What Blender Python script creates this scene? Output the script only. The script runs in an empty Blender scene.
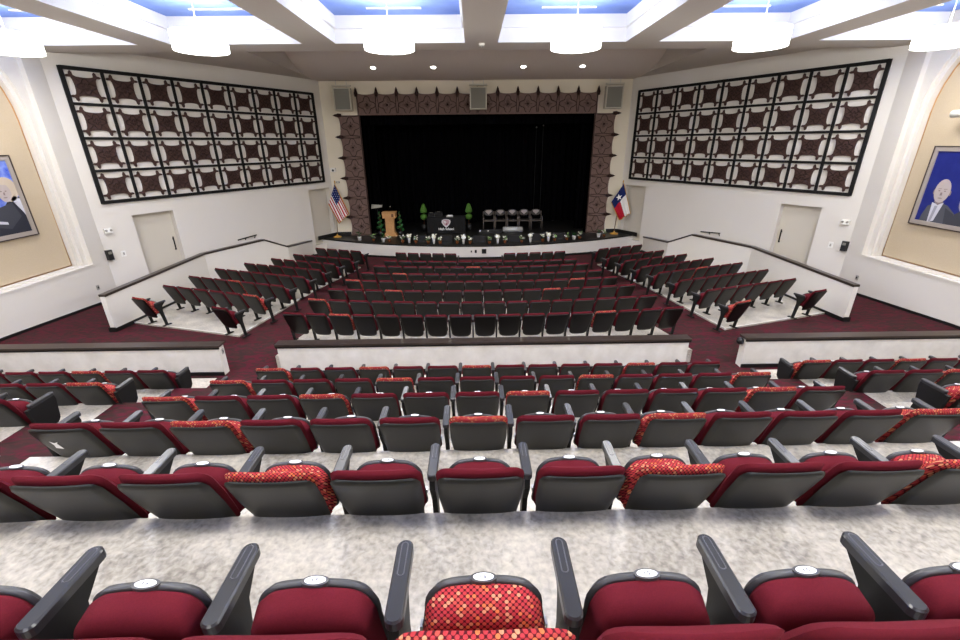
import bpy, math, random
from mathutils import Vector, Matrix
random.seed(4)
sc = bpy.context.scene
COL = sc.collection
PI = math.pi
R = math.radians

# ------------------------------------------------------------------ camera
F_PX, PITCH, ROLL, YAW = 437.0, R(22.05), R(0.54), R(0.7)
fw = Vector((math.sin(YAW)*math.cos(PITCH), math.cos(YAW)*math.cos(PITCH), -math.sin(PITCH)))
rt = Vector((math.cos(YAW), -math.sin(YAW), 0)); up = rt.cross(fw)
rt2 = rt*math.cos(ROLL) - up*math.sin(ROLL); up2 = rt*math.sin(ROLL) + up*math.cos(ROLL)
cam = bpy.data.cameras.new('camera'); cam_o = bpy.data.objects.new('camera', cam); COL.objects.link(cam_o)
m = Matrix((rt2, up2, -fw)).transposed().to_4x4()
cam_o.matrix_world = m
cam.sensor_width = 36; cam.lens = F_PX/960*36; cam.clip_start = 0.05; cam.clip_end = 200
sc.camera = cam_o
# ------------------------------------------------------------------ world and exposure
w = bpy.data.worlds.new('world'); sc.world = w; w.use_nodes = True
w.node_tree.nodes['Background'].inputs[0].default_value = (0.75, 0.8, 0.9, 1)
w.node_tree.nodes['Background'].inputs[1].default_value = 0.05
vs = sc.view_settings
vs.view_transform = 'Standard'; vs.look = 'None'; vs.gamma = 1; vs.exposure = 0.78; vs.use_curve_mapping = False
LAMP_DOWN, LAMP_UP, SHADE_GLOW = 50, 2.5, 9.0
sc.cycles.max_bounces = 8; sc.cycles.diffuse_bounces = 5; sc.cycles.glossy_bounces = 3
sc.cycles.caustics_reflective = False; sc.cycles.caustics_refractive = False

# ------------------------------------------------------------------ materials
MATS = {}
def mat(name, col, rough=0.6, spec=0.3, metal=0.0, emit=None, estr=1.0, bump=None, var=None, coord='Object'):
    """bump=(scale, strength); var=(scale, darker colour, amount)"""
    mt = bpy.data.materials.new(name); mt.use_nodes = True
    nt = mt.node_tree; b = nt.nodes['Principled BSDF']
    b.inputs['Base Color'].default_value = (*col, 1); b.inputs['Roughness'].default_value = rough
    b.inputs['Specular IOR Level'].default_value = spec; b.inputs['Metallic'].default_value = metal
    if emit:
        b.inputs['Emission Color'].default_value = (*emit, 1); b.inputs['Emission Strength'].default_value = estr
    if bump or var:
        tc = nt.nodes.new('ShaderNodeTexCoord')
    if var:
        n = nt.nodes.new('ShaderNodeTexNoise'); n.inputs['Scale'].default_value = var[0]; n.inputs['Detail'].default_value = 6
        n.inputs['Roughness'].default_value = 0.6
        nt.links.new(tc.outputs[coord], n.inputs['Vector'])
        r = nt.nodes.new('ShaderNodeValToRGB'); r.color_ramp.elements[0].position = 0.5-var[2]; r.color_ramp.elements[1].position = 0.5+var[2]
        r.color_ramp.elements[0].color = (*var[1], 1); r.color_ramp.elements[1].color = (*col, 1)
        nt.links.new(n.outputs['Fac'], r.inputs[0]); nt.links.new(r.outputs[0], b.inputs['Base Color'])
    if bump:
        n = nt.nodes.new('ShaderNodeTexNoise'); n.inputs['Scale'].default_value = bump[0]; n.inputs['Detail'].default_value = 3
        nt.links.new(tc.outputs[coord], n.inputs['Vector'])
        bp = nt.nodes.new('ShaderNodeBump'); bp.inputs['Strength'].default_value = bump[1]; bp.inputs['Distance'].default_value = 0.01
        nt.links.new(n.outputs['Fac'], bp.inputs['Height']); nt.links.new(bp.outputs[0], b.inputs['Normal'])
    MATS[name] = mt
    return mt

mat('wall_white', (0.66, 0.628, 0.575), 0.85, 0.1)
mat('wall_parapet', (0.72, 0.69, 0.63), 0.8, 0.15, var=(3, (0.58, 0.55, 0.49), 0.22))
mat('front_cream', (0.72, 0.66, 0.53), 0.85, 0.1)
mat('door_beige', (0.56, 0.52, 0.44), 0.7, 0.2)
mat('tan_panel', (0.52, 0.43, 0.31), 0.95, 0.05, bump=(150, 0.2), var=(40, (0.47, 0.385, 0.27), 0.3))
mat('ceil_white', (0.82, 0.82, 0.82), 0.8, 0.1)
mat('ceil_shaded', (0.58, 0.54, 0.49), 0.85, 0.1)  # white ceiling's shaded undersides: the shade is put into a taupe colour
mat('soffit_taupe', (0.72, 0.655, 0.60), 0.85, 0.1)
mat('sky_paint', (0.14, 0.23, 0.66), 0.9, 0.05, var=(0.9, (0.28, 0.40, 0.78), 0.35))
mat('black_metal', (0.008, 0.008, 0.008), 0.6, 0.15)
mat('cap_wood', (0.045, 0.032, 0.026), 0.3, 0.5, var=(8, (0.02, 0.014, 0.012), 0.3))
mat('base_black', (0.008, 0.008, 0.008), 0.5, 0.3)
mat('burgundy', (0.122, 0.0095, 0.0175), 0.9, 0.1, bump=(700, 0.25), var=(220, (0.075, 0.006, 0.011), 0.35))
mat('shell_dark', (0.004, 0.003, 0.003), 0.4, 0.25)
mat('shell', (0.0085, 0.0082, 0.0068), 0.40, 0.32, bump=(500, 0.05))
mat('seat_pan', (0.045, 0.045, 0.047), 0.4, 0.4)
mat('arm', (0.020, 0.0205, 0.023), 0.3, 0.5)
mat('arm_groove', (0.07, 0.07, 0.08), 0.35, 0.5)
mat('leg_black', (0.008, 0.008, 0.008), 0.55, 0.2)
mat('plate_white', (0.85, 0.85, 0.85), 0.3, 0.5)
mat('mark', (0.01, 0.01, 0.03), 0.5)
mat('stage_black', (0.008, 0.008, 0.008), 0.42, 0.4)
mat('curtain', (0.0022, 0.0022, 0.003), 0.95, 0.02)
mat('cord_dark', (0.03, 0.03, 0.03), 0.8, 0.1)
mat('void', (0.002, 0.002, 0.002), 1.0, 0.0)
mat('carved', (0.17, 0.11, 0.093), 0.6, 0.25, var=(9, (0.115, 0.070, 0.058), 0.3))
mat('carved_dark', (0.028, 0.012, 0.010), 0.6, 0.2)
mat('ornament', (0.062, 0.033, 0.027), 0.6, 0.2, var=(12, (0.040, 0.019, 0.016), 0.3))
mat('ornament_line', (0.014, 0.006, 0.005), 0.6, 0.2)
mat('shade', (0.9, 0.9, 0.88), 0.8, 0.1, emit=(1.0, 0.985, 0.95), estr=SHADE_GLOW)
mat('shade_lip', (0.7, 0.7, 0.68), 0.6, 0.2, emit=(1.0, 0.98, 0.95), estr=0.45)
mat('downlight', (0.9, 0.9, 0.9), 0.5, emit=(1, 0.97, 0.9), estr=9)
mat('steel', (0.55, 0.55, 0.55), 0.3, 0.5, 0.8)
mat('white_plastic', (0.75, 0.74, 0.70), 0.5, 0.3)
mat('grey_plastic', (0.33, 0.32, 0.29), 0.5, 0.3)
mat('grille_grey', (0.20, 0.195, 0.165), 0.8, 0.1)
mat('speaker_cream', (0.52, 0.49, 0.40), 0.6, 0.2)
mat('black_plastic', (0.012, 0.012, 0.014), 0.4, 0.4)
mat('flag_red', (0.42, 0.012, 0.03), 0.8, 0.1); mat('flag_white', (0.75, 0.74, 0.72), 0.8, 0.1)
mat('flag_blue', (0.012, 0.02, 0.10), 0.8, 0.1); mat('gold', (0.55, 0.30, 0.06), 0.5, 0.3)
mat('podium_wood', (0.55, 0.31, 0.13), 0.45, 0.3, var=(14, (0.42, 0.21, 0.08), 0.3))
mat('podium_dark', (0.12, 0.05, 0.02), 0.5, 0.3)
mat('leaf', (0.025, 0.11, 0.03), 0.7, 0.2, bump=(60, 0.8), var=(40, (0.008, 0.05, 0.012), 0.3))
mat('leaf_light', (0.09, 0.22, 0.035), 0.7, 0.2, bump=(60, 0.8), var=(40, (0.04, 0.11, 0.015), 0.3))
mat('leaf_pale', (0.25, 0.42, 0.16), 0.7, 0.2)
mat('petal', (0.85, 0.86, 0.78), 0.7, 0.2)
mat('pot_white', (0.75, 0.74, 0.72), 0.4, 0.4); mat('terracotta', (0.22, 0.075, 0.03), 0.7, 0.2)
mat('table_cloth', (0.013, 0.013, 0.014), 0.8, 0.1)
mat('crest_white', (0.62, 0.60, 0.62), 0.6, 0.2); mat('crest_pink', (0.45, 0.28, 0.32), 0.6, 0.2); mat('crest_red', (0.18, 0.02, 0.03), 0.6)
mat('chair_frame', (0.13, 0.11, 0.10), 0.4, 0.4, 0.3); mat('chair_pad', (0.05, 0.045, 0.042), 0.5, 0.3); mat('chair_sheen', (0.36, 0.32, 0.31), 0.4, 0.4)
mat('silver', (0.45, 0.46, 0.46), 0.4, 0.4, 0.3)
mat('yellow', (0.75, 0.62, 0.02), 0.5); mat('clear_blue', (0.35, 0.38, 0.42), 0.2, 0.5)
mat('frame_silver', (0.42, 0.37, 0.33), 0.4, 0.4, 0.3); mat('frame_dark', (0.05, 0.035, 0.03), 0.4, 0.4)
mat('art_blue', (0.02, 0.06, 0.50), 0.5, var=(2.2, (0.32, 0.42, 0.75), 0.16)); mat('art_navy', (0.004, 0.008, 0.12), 0.5, var=(2.5, (0.02, 0.03, 0.20), 0.3))
mat('art_suit', (0.022, 0.024, 0.036), 0.6); mat('art_suit_grey', (0.075, 0.078, 0.095), 0.6); mat('art_suit_mid', (0.045, 0.047, 0.06), 0.6)
mat('art_shirt', (0.52, 0.52, 0.58), 0.6); mat('art_skin', (0.42, 0.36, 0.35), 0.6); mat('art_skin_dark', (0.22, 0.17, 0.17), 0.6)
mat('art_hair', (0.50, 0.42, 0.33), 0.6); mat('art_tie', (0.30, 0.30, 0.34), 0.6)

def nodes_of(name):
    mt = MATS[name]; return mt.node_tree, mt.node_tree.nodes['Principled BSDF']

def diamond_fabric():
    mat('diamond', (0.4, 0.03, 0.03), 0.85, 0.1)
    nt, b = nodes_of('diamond'); N = nt.nodes.new; L = nt.links.new
    tc = N('ShaderNodeTexCoord'); sp = N('ShaderNodeSeparateXYZ'); L(tc.outputs['Object'], sp.inputs[0])
    def M(op, a, c=None):
        n = N('ShaderNodeMath'); n.operation = op
        for k, v in enumerate((a, c)):
            if v is None: continue
            if isinstance(v, (int, float)): n.inputs[k].default_value = v
            else: L(v, n.inputs[k])
        return n.outputs[0]
    h = M('ADD', sp.outputs[2], M('MULTIPLY', sp.outputs[1], 1.2))
    k = 1/0.0205
    u = M('MULTIPLY', M('ADD', sp.outputs[0], M('MULTIPLY', h, 0.85)), k)
    v = M('MULTIPLY', M('SUBTRACT', sp.outputs[0], M('MULTIPLY', h, 0.85)), k)
    fu = M('SUBTRACT', M('FRACT', u), 0.5); fv = M('SUBTRACT', M('FRACT', v), 0.5)
    d = M('SQRT', M('ADD', M('MULTIPLY', fu, fu), M('MULTIPLY', fv, fv)))
    cb = N('ShaderNodeCombineXYZ'); L(M('FLOOR', u), cb.inputs[0]); L(M('FLOOR', v), cb.inputs[1])
    wn = N('ShaderNodeTexWhiteNoise'); wn.noise_dimensions = '2D'; L(cb.outputs[0], wn.inputs['Vector'])
    cr = N('ShaderNodeValToRGB'); cr.color_ramp.interpolation = 'CONSTANT'
    e = cr.color_ramp.elements; e[0].position = 0; e[0].color = (0.36, 0.032, 0.038, 1); e[1].position = 0.55; e[1].color = (0.42, 0.060, 0.045, 1)
    x = e.new(0.78); x.color = (0.56, 0.22, 0.12, 1); x = e.new(0.92); x.color = (0.56, 0.14, 0.05, 1)
    L(wn.outputs['Value'], cr.inputs[0])
    ed = N('ShaderNodeMapRange'); ed.inputs['From Min'].default_value = 0.40; ed.inputs['From Max'].default_value = 0.49; L(d, ed.inputs['Value'])
    mx = N('ShaderNodeMix'); mx.data_type = 'RGBA'; L(ed.outputs[0], mx.inputs['Factor']); L(cr.outputs[0], mx.inputs['A'])
    mx.inputs['B'].default_value = (0.07, 0.005, 0.010, 1)
    L(mx.outputs['Result'], b.inputs['Base Color'])
diamond_fabric()

def carpet():
    mat('carpet', (0.1, 0.012, 0.022), 0.95, 0.05)
    nt, b = nodes_of('carpet'); N = nt.nodes.new; L = nt.links.new
    tc = N('ShaderNodeTexCoord'); mp = N('ShaderNodeMapping'); mp.inputs['Scale'].default_value = (1.0, 2.6, 1.0); L(tc.outputs['Object'], mp.inputs[0])
    n = N('ShaderNodeTexNoise'); n.inputs['Scale'].default_value = 3.6; n.inputs['Detail'].default_value = 3; n.inputs['Distortion'].default_value = 1.6; L(mp.outputs[0], n.inputs['Vector'])
    n2 = N('ShaderNodeTexNoise'); n2.inputs['Scale'].default_value = 120; L(tc.outputs['Object'], n2.inputs['Vector'])
    cr = N('ShaderNodeValToRGB'); e = cr.color_ramp.elements
    e[0].position = 0.40; e[0].color = (0.034, 0.0195, 0.018, 1); e[1].position = 0.62; e[1].color = (0.078, 0.0125, 0.021, 1)
    x = e.new(0.50); x.color = (0.050, 0.0185, 0.019, 1); x = e.new(0.54); x.color = (0.068, 0.0135, 0.0205, 1)
    L(n.outputs['Fac'], cr.inputs[0])
    mx = N('ShaderNodeMix'); mx.data_type = 'RGBA'; mx.blend_type = 'MULTIPLY'; mx.inputs['Factor'].default_value = 0.5
    L(cr.outputs[0], mx.inputs['A']); L(n2.outputs['Color'], mx.inputs['B'])
    L(cr.outputs[0], b.inputs['Base Color'])
carpet()

def concrete():
    mat('concrete', (0.4, 0.37, 0.32), 0.35, 0.45)
    nt, b = nodes_of('concrete'); N = nt.nodes.new; L = nt.links.new
    tc = N('ShaderNodeTexCoord')
    n = N('ShaderNodeTexNoise'); n.inputs['Scale'].default_value = 2.2; n.inputs['Detail'].default_value = 8; n.inputs['Distortion'].default_value = 0.3; L(tc.outputs['Object'], n.inputs['Vector'])
    n2 = N('ShaderNodeTexNoise'); n2.inputs['Scale'].default_value = 32; n2.inputs['Detail'].default_value = 6; n2.inputs['Distortion'].default_value = 0.3; L(tc.outputs['Object'], n2.inputs['Vector'])
    ad = N('ShaderNodeMath'); ad.operation = 'ADD'; ad.use_clamp = False
    L(n.outputs['Fac'], ad.inputs[0]); L(n2.outputs['Fac'], ad.inputs[1])
    cr = N('ShaderNodeValToRGB'); e = cr.color_ramp.elements
    e[0].position = 0.34; e[0].color = (0.22, 0.20, 0.17, 1); e[1].position = 0.66; e[1].color = (0.60, 0.55, 0.465, 1)
    x = e.new(0.47); x.color = (0.40, 0.368, 0.315, 1); x = e.new(0.55); x.color = (0.49, 0.45, 0.385, 1)
    hf = N('ShaderNodeMath'); hf.operation = 'MULTIPLY'; hf.inputs[1].default_value = 0.5; L(ad.outputs[0], hf.inputs[0])
    L(hf.outputs[0], cr.inputs[0]); L(cr.outputs[0], b.inputs['Base Color'])
    mr = N('ShaderNodeMapRange'); mr.inputs['To Min'].default_value = 0.2; mr.inputs['To Max'].default_value = 0.5; L(n2.outputs['Fac'], mr.inputs['Value']); L(mr.outputs[0], b.inputs['Roughness'])
    bp = N('ShaderNodeBump'); bp.inputs['Strength'].default_value = 0.25; bp.inputs['Distance'].default_value = 0.01; L(n2.outputs['Fac'], bp.inputs['Height']); L(bp.outputs[0], b.inputs['Normal'])
concrete()

# ------------------------------------------------------------------ mesh helpers
class MB:
    def __init__(s): s.v = []; s.f = []; s.m = []; s.names = []; s.sm = []
    def mi(s, name):
        if name not in s.names: s.names.append(name)
        return s.names.index(name)
    def face(s, pts, m, smooth=False):
        b = len(s.v); s.v += [tuple(p) for p in pts]; s.f.append(tuple(range(b, b+len(pts)))); s.m.append(s.mi(m)); s.sm.append(smooth)
    def raw(s, vs_, fs, m, smooth=False):
        b = len(s.v); s.v += [tuple(p) for p in vs_]
        for f in fs: s.f.append(tuple(i+b for i in f)); s.m.append(s.mi(m) if isinstance(m, str) else 0); s.sm.append(smooth)
    def box(s, x0, x1, y0, y1, z0, z1, m, T=None, mt=None):
        """mt: dict face->material, keys '-z','+z','-y','+y','-x','+x'"""
        P = [(x0,y0,z0),(x1,y0,z0),(x1,y1,z0),(x0,y1,z0),(x0,y0,z1),(x1,y0,z1),(x1,y1,z1),(x0,y1,z1)]
        if T: P = [T(Vector(p)) for p in P]
        b = len(s.v); s.v += [tuple(p) for p in P]
        for k, f in (('-z',(0,3,2,1)),('+z',(4,5,6,7)),('-y',(0,1,5,4)),('+y',(2,3,7,6)),('-x',(3,0,4,7)),('+x',(1,2,6,5))):
            s.f.append(tuple(i+b for i in f)); s.m.append(s.mi((mt or {}).get(k, m))); s.sm.append(False)
    def prism(s, pts, a0, a1, m, axis='z', T=None, smooth=False, mtop=None):
        """pts 2D outline; extruded along axis; axis z:(x,y) y:(x,z) x:(y,z)"""
        def P(p, a):
            q = {'z': (p[0], p[1], a), 'y': (p[0], a, p[1]), 'x': (a, p[0], p[1])}[axis]
            q = Vector(q); return tuple(T(q)) if T else tuple(q)
        n = len(pts); b = len(s.v)
        s.v += [P(p, a0) for p in pts] + [P(p, a1) for p in pts]
        s.f.append(tuple(b+i for i in reversed(range(n)))); s.m.append(s.mi(m)); s.sm.append(False)
        s.f.append(tuple(b+n+i for i in range(n))); s.m.append(s.mi(mtop or m)); s.sm.append(False)
        for i in range(n):
            j = (i+1) % n; s.f.append((b+i, b+j, b+n+j, b+n+i)); s.m.append(s.mi(m)); s.sm.append(smooth)
    def tube(s, path, r, m, n=8, closed=False, T=None):
        path = [Vector(p) for p in path]; N_ = len(path); rings = []
        for i, p in enumerate(path):
            a = path[(i-1) % N_] if (i > 0 or closed) else p; c = path[(i+1) % N_] if (i < N_-1 or closed) else p
            t = (c-a).normalized(); u = t.cross(Vector((0, 0, 1)))
            if u.length < 1e-3: u = t.cross(Vector((0, 1, 0)))
            u.normalize(); v = t.cross(u); rr = r[i] if isinstance(r, (list, tuple)) else r
            rings.append([p + u*rr*math.cos(2*PI*k/n) + v*rr*math.sin(2*PI*k/n) for k in range(n)])
        b = len(s.v)
        for rg in rings: s.v += [tuple(T(q)) if T else tuple(q) for q in rg]
        for i in range(N_ if closed else N_-1):
            j = (i+1) % N_
            for k in range(n):
                l = (k+1) % n; s.f.append((b+i*n+k, b+i*n+l, b+j*n+l, b+j*n+k)); s.m.append(s.mi(m)); s.sm.append(True)
        if not closed:
            s.f.append(tuple(b+k for k in reversed(range(n)))); s.m.append(s.mi(m)); s.sm.append(False)
            s.f.append(tuple(b+(N_-1)*n+k for k in range(n))); s.m.append(s.mi(m)); s.sm.append(False)
    def lathe(s, prof, m, n=24, c=(0, 0), T=None, smooth=True):
        b = len(s.v)
        for r_, z in prof:
            for k in range(n):
                q = Vector((c[0]+r_*math.cos(2*PI*k/n), c[1]+r_*math.sin(2*PI*k/n), z)); s.v.append(tuple(T(q)) if T else tuple(q))
        for i in range(len(prof)-1):
            for k in range(n):
                l = (k+1) % n; s.f.append((b+i*n+k, b+i*n+l, b+(i+1)*n+l, b+(i+1)*n+k)); s.m.append(s.mi(m)); s.sm.append(smooth)
        s.f.append(tuple(b+k for k in reversed(range(n)))); s.m.append(s.mi(m)); s.sm.append(False)
        o = b+(len(prof)-1)*n; s.f.append(tuple(o+k for k in range(n))); s.m.append(s.mi(m)); s.sm.append(False)
    def blob(s, c, r, m, nu=10, nv=6, jit=0.0):
        b = len(s.v); rx, ry, rz = r if isinstance(r, (tuple, list)) else (r, r, r)
        for j in range(nv+1):
            for k in range(nu):
                a, t = 2*PI*k/nu, PI*j/nv; q = 1+random.uniform(-jit, jit)
                s.v.append((c[0]+rx*q*math.cos(a)*math.sin(t), c[1]+ry*q*math.sin(a)*math.sin(t), c[2]+rz*q*math.cos(t)))
        for j in range(nv):
            for k in range(nu):
                l = (k+1) % nu; s.f.append((b+j*nu+k, b+(j+1)*nu+k, b+(j+1)*nu+l, b+j*nu+l)); s.m.append(s.mi(m)); s.sm.append(True)
    def mesh(s, name):
        me = bpy.data.meshes.new(name); me.from_pydata(s.v, [], s.f)
        for n in s.names: me.materials.append(MATS[n])
        me.polygons.foreach_set('material_index', s.m); me.polygons.foreach_set('use_smooth', s.sm)
        me.update(); return me

def obj(name, me, parent=None, loc=None):
    if isinstance(me, MB): me = me.mesh(name)
    o = bpy.data.objects.new(name, me); COL.objects.link(o)
    if parent: o.parent = parent
    if loc: o.location = loc
    return o
def struct(name, me): o = obj(name, me); o['kind'] = 'structure'; return o
def tag(o, label, cat, group=None):
    o['label'] = label; o['category'] = cat
    if group: o['group'] = group
    return o
def thing(name, label, cat, loc=(0, 0, 0), rz=0, group=None, rx=0):
    o = bpy.data.objects.new(name, None); COL.objects.link(o); o.location = loc; o.rotation_euler = (rx, 0, rz)
    o.empty_display_size = 0.1
    return tag(o, label, cat, group)

# ------------------------------------------------------------------ dimensions
AX = 0.2                       # the hall's centre line
def tierz(i): return -1.91 - 0.415*i
def edge(i): return 1.86 + 1.06*i
AISLE = -4.23
def rampz(y):
    if y < 8.3: return -4.42
    if y < 9.2: return -4.42+0.19*(y-8.3)/0.9
    return AISLE if y < 9.6 else AISLE - 0.05*(y-9.6)
def slabz(y): return -4.13 - 0.05*(y-8.4)
STZ = -4.07; FY = 21.2
XL, XR = -11.17, 11.57
SPL0, SPL1 = (-6.55, 21.2), (-11.17, 13.2)
SPR0, SPR1 = (6.95, 21.2), (11.57, 13.2)

# ------------------------------------------------------------------ floors
fb = MB()
fb.box(XL, XR, -6.8, edge(-1), tierz(-1)-0.5, tierz(-1), 'concrete')
for i in range(0, 6):
    fb.box(-3.62, 4.02, edge(i-1), edge(i), tierz(i)-0.7, tierz(i), 'concrete')
    for (a, b_) in ((XL, -4.78), (5.2, XR)):
        fb.box(a, b_, edge(i-1), edge(i), tierz(i)-0.7, tierz(i), 'concrete')
struct('floor', fb)
cb = MB()
for (a, b_) in ((-4.78, -3.62), (4.02, 5.2)):
    for i in range(0, 6):
        cb.box(a, b_, edge(i-1), edge(i), tierz(i)-0.7, tierz(i)+0.002, 'carpet')
        cb.box(a, b_, edge(i-1), edge(i-1)+0.33, tierz(i), tierz(i)+0.2075, 'carpet')
ys = [edge(5), 8.3, 9.2, 9.6, 12, 15, 18, 21.5]
for k in range(len(ys)-1):
    a, b_ = ys[k], ys[k+1]
    P = [(-11.3, a, rampz(a)), (11.7, a, rampz(a)), (11.7, b_, rampz(b_)), (-11.3, b_, rampz(b_))]
    Q = [(p[0], p[1], p[2]-0.4) for p in P]
    cb.raw(P+Q, [(0,1,2,3), (7,6,5,4), (0,4,5,1), (1,5,6,2), (2,6,7,3), (3,7,4,0)], 'carpet')
struct('floor.001', cb)
def slab(name, outline):
    s = MB(); n = len(outline)
    T = [(x, y, slabz(y)) for x, y in outline]; B = [(x, y, slabz(y)-0.3) for x, y in outline]
    s.raw(T+B, [tuple(range(n)), tuple(reversed(range(n, 2*n)))] + [(i, n+i, n+(i+1) % n, (i+1) % n) for i in range(n)], 'concrete')
    # pale nosing strip along the aisle edges
    return struct(name, s)
slab('floor.002', [(-4.02, 8.24), (4.38, 8.24), (4.40, 8.30), (4.62, 8.32), (4.55, 9.0), (4.12, 11.4), (3.75, 14.3), (3.55, 16.6), (-3.2, 16.6), (-3.40, 14.3), (-3.80, 11.4), (-4.18, 9.0), (-4.22, 8.32), (-4.04, 8.30)])
SLABL = [(-5.61, 9.57), (-5.22, 13.5), (-4.55, 17.1), (-7.35, 18.2), (-7.95, 16.6), (-8.95, 14.4), (-8.95, 10.68)]
slab('floor.003', SLABL)
slab('floor.004', [(2*AX-x, y) for x, y in reversed(SLABL)])
nb = MB()
for s_ in (1, -1):
    q = SLABL[:3]; q = [SLABL[-1]] + q
    for a, b_ in zip(q[:-1], q[1:]):
        A = Vector((a[0], a[1], slabz(a[1])+0.004)); B = Vector((b_[0], b_[1], slabz(b_[1])+0.004))
        if s_ < 0: A.x = 2*AX-A.x; B.x = 2*AX-B.x
        d = (B-A).normalized(); nrm = Vector((-d.y, d.x, 0))*0.03*(1 if s_ > 0 else -1)
        pts = [A, B, B+nrm, A+nrm]; bot = [p-Vector((0, 0, 0.02)) for p in pts]
        nb.raw(pts+bot, [(0,1,2,3),(7,6,5,4),(0,4,5,1),(1,5,6,2),(2,6,7,3),(3,7,4,0)], 'wall_white')
struct('trim_1', nb)

# ------------------------------------------------------------------ walls
def wall_cells(mb, p0, p1, z0, z1, openings, out, thick=0.3, m='wall_white'):
    """wall from p0 to p1 with rectangular openings [(t0,t1,za,zb)]; out = outward unit normal"""
    p0 = Vector((*p0, 0)); p1 = Vector((*p1, 0)); L = (p1-p0).length; d = (p1-p0)/L; o = Vector((*out, 0))
    T = lambda q: p0 + d*q.x + o*q.y + Vector((0, 0, q.z))
    ts = sorted({0, L, *[a for op in openings for a in op[:2]]}); zs = sorted({z0, z1, *[a for op in openings for a in op[2:]]})
    for i in range(len(ts)-1):
        for j in range(len(zs)-1):
            tm, zm = (ts[i]+ts[i+1])/2, (zs[j]+zs[j+1])/2
            if any(a < tm < b_ and c < zm < e for a, b_, c, e in openings): continue
            mb.box(ts[i], ts[i+1], 0, thick, zs[j], zs[j+1], m, T)
    return T
OUTL, OUTR = (-0.8660, 0.5), (0.8660, 0.5)
OUTL = Vector((-(SPL0[1]-SPL1[1]), (SPL0[0]-SPL1[0]))).normalized(); OUTR = Vector((-OUTL.x, OUTL.y))
ZT = 3.4
doors = [(0.19, 1.38, -4.3, -1.85), (7.04, 8.26, -4.9, -2.0)]
for side, p0, p1, o_, nm in (('left', SPL0, SPL1, OUTL, 'wall_front_left'), ('right', SPR0, SPR1, OUTR, 'wall_front_right')):
    wb = MB(); T = wall_cells(wb, p0, p1, -5.2, ZT, doors, o_)
    struct(nm, wb)
    # side door: leaf deep in the reveal, lever handle, frame
    for k, (a, b_, c, e) in enumerate(doors):
        db = MB(); db.box(a, b_, 0.22, 0.27, c, e, 'door_beige', T)
        d_o = struct('door_%d' % (k+1 + (0 if side == 'left' else 2)), db)
        if k == 1:
            hb = MB(); hb.box(a+0.12, a+0.15, 0.15, 0.18, -3.3, -2.87, 'black_metal', T)
            hb.box(a+0.12, a+0.15, 0.15, 0.22, -3.32, -3.29, 'black_metal', T); hb.box(a+0.12, a+0.15, 0.15, 0.22, -2.97, -2.94, 'black_metal', T)
            obj('door_handle', hb, d_o)
    bb = MB()
    bb.prism([(0.05, -5.0), (9.2, -5.0), (9.2, rampz(13.2)+0.07), (0.05, rampz(21.2)+0.07)], -0.02, 0.0, 'base_black', 'y', T)
    struct('baseboard_front_' + side, bb)

# side walls with arched alcoves
def side_wall(x, s, nm, y_end):
    yc, hw, zs, zb = 10.24, 2.42, 0.62, -3.2       # alcove: centre, half width, springline, sill
    wb = MB(); d1 = 0.14
    TX = lambda q: Vector((x + s*q.x, q.y, q.z))
    def arch(hw_, zb_, n=20):
        pts = [(yc+hw_, zb_), (yc+hw_, zs)]
        for i in range(1, n): a = PI*i/n; pts.append((yc+hw_*math.cos(a), zs+hw_*math.sin(a)))
        pts += [(yc-hw_, zs), (yc-hw_, zb_)]
        return pts
    def layer(x0, x1, hw_, zb_, ya, yb, m='wall_white'):
        """wall slab between depths x0..x1 with an arched hole"""
        wb.box(x0, x1, yc+hw_, yb, -5.2, ZT, m, TX); wb.box(x0, x1, ya, yc-hw_, -5.2, ZT, m, TX)
        wb.box(x0, x1, yc-hw_, yc+hw_, -5.2, zb_, m, TX)
        A = arch(hw_, zb_)[1:-1]
        for p, q in zip(A[:-1], A[1:]):
            P = [(x0, p[0], p[1]), (x0, q[0], q[1]), (x0, q[0], ZT), (x0, p[0], ZT)]; Q = [(x1, *a[1:]) for a in P]
            wb.raw([TX(Vector(a)) for a in P+Q], [(0,1,2,3), (7,6,5,4), (0,4,5,1), (2,6,7,3), (1,5,6,2), (3,7,4,0)], m)
    wb.box(0, d1, yc+hw, y_end+0.3, -5.2, ZT, 'wall_white', TX); wb.box(0, d1, -6.8, yc-hw, -5.2, ZT, 'wall_white', TX); wb.box(0, d1, yc-hw, yc+hw, -5.2, zb, 'wall_white', TX)
    layer(d1, 1.5*d1, hw-0.16, zb+0.02, -6.8, y_end+0.3)
    layer(1.5*d1, 2.6*d1, hw-0.28, zb+0.04, -6.8, y_end+0.3)
    o = struct(nm, wb)
    pb = MB(); pb.box(2.5*d1, 3.2*d1, yc-hw, yc+hw, zb, zs+hw, 'tan_panel', TX); o2 = struct('trim_%d' % (2 if s < 0 else 3), pb)
    gb = MB(); A = arch(hw-0.30, zb+0.06)
    gb.tube([TX(Vector((2.5*d1, a, b_))) for a, b_ in A], 0.018, 'podium_wood', 6, closed=True)
    struct('trim_%d' % (4 if s < 0 else 5), gb)
    sb = MB(); sb.box(-0.02, 0.06, yc-hw, yc+hw, zb-0.03, zb+0.01, 'wall_white', TX); struct('trim_%d' % (6 if s < 0 else 7), sb)
    bb = MB(); bb.prism([(7.2, -4.5), (y_end, -4.6), (y_end, rampz(y_end)+0.07), (9.6, AISLE+0.07), (9.2, AISLE+0.07), (8.3, -4.35), (7.2, -4.35)], -0.02, 0, 'base_black', 'x', TX); struct('baseboard_' + ('left' if s < 0 else 'right'), bb)
    return yc
side_wall(XL, -1, 'wall_left', 13.2); side_wall(XR, 1, 'wall_right', 13.2)
wb = MB(); wb.box(XL-0.4, XR+0.4, -7.1, -6.8, -2.2, ZT, 'wall_white'); struct('wall_back', wb)

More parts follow.
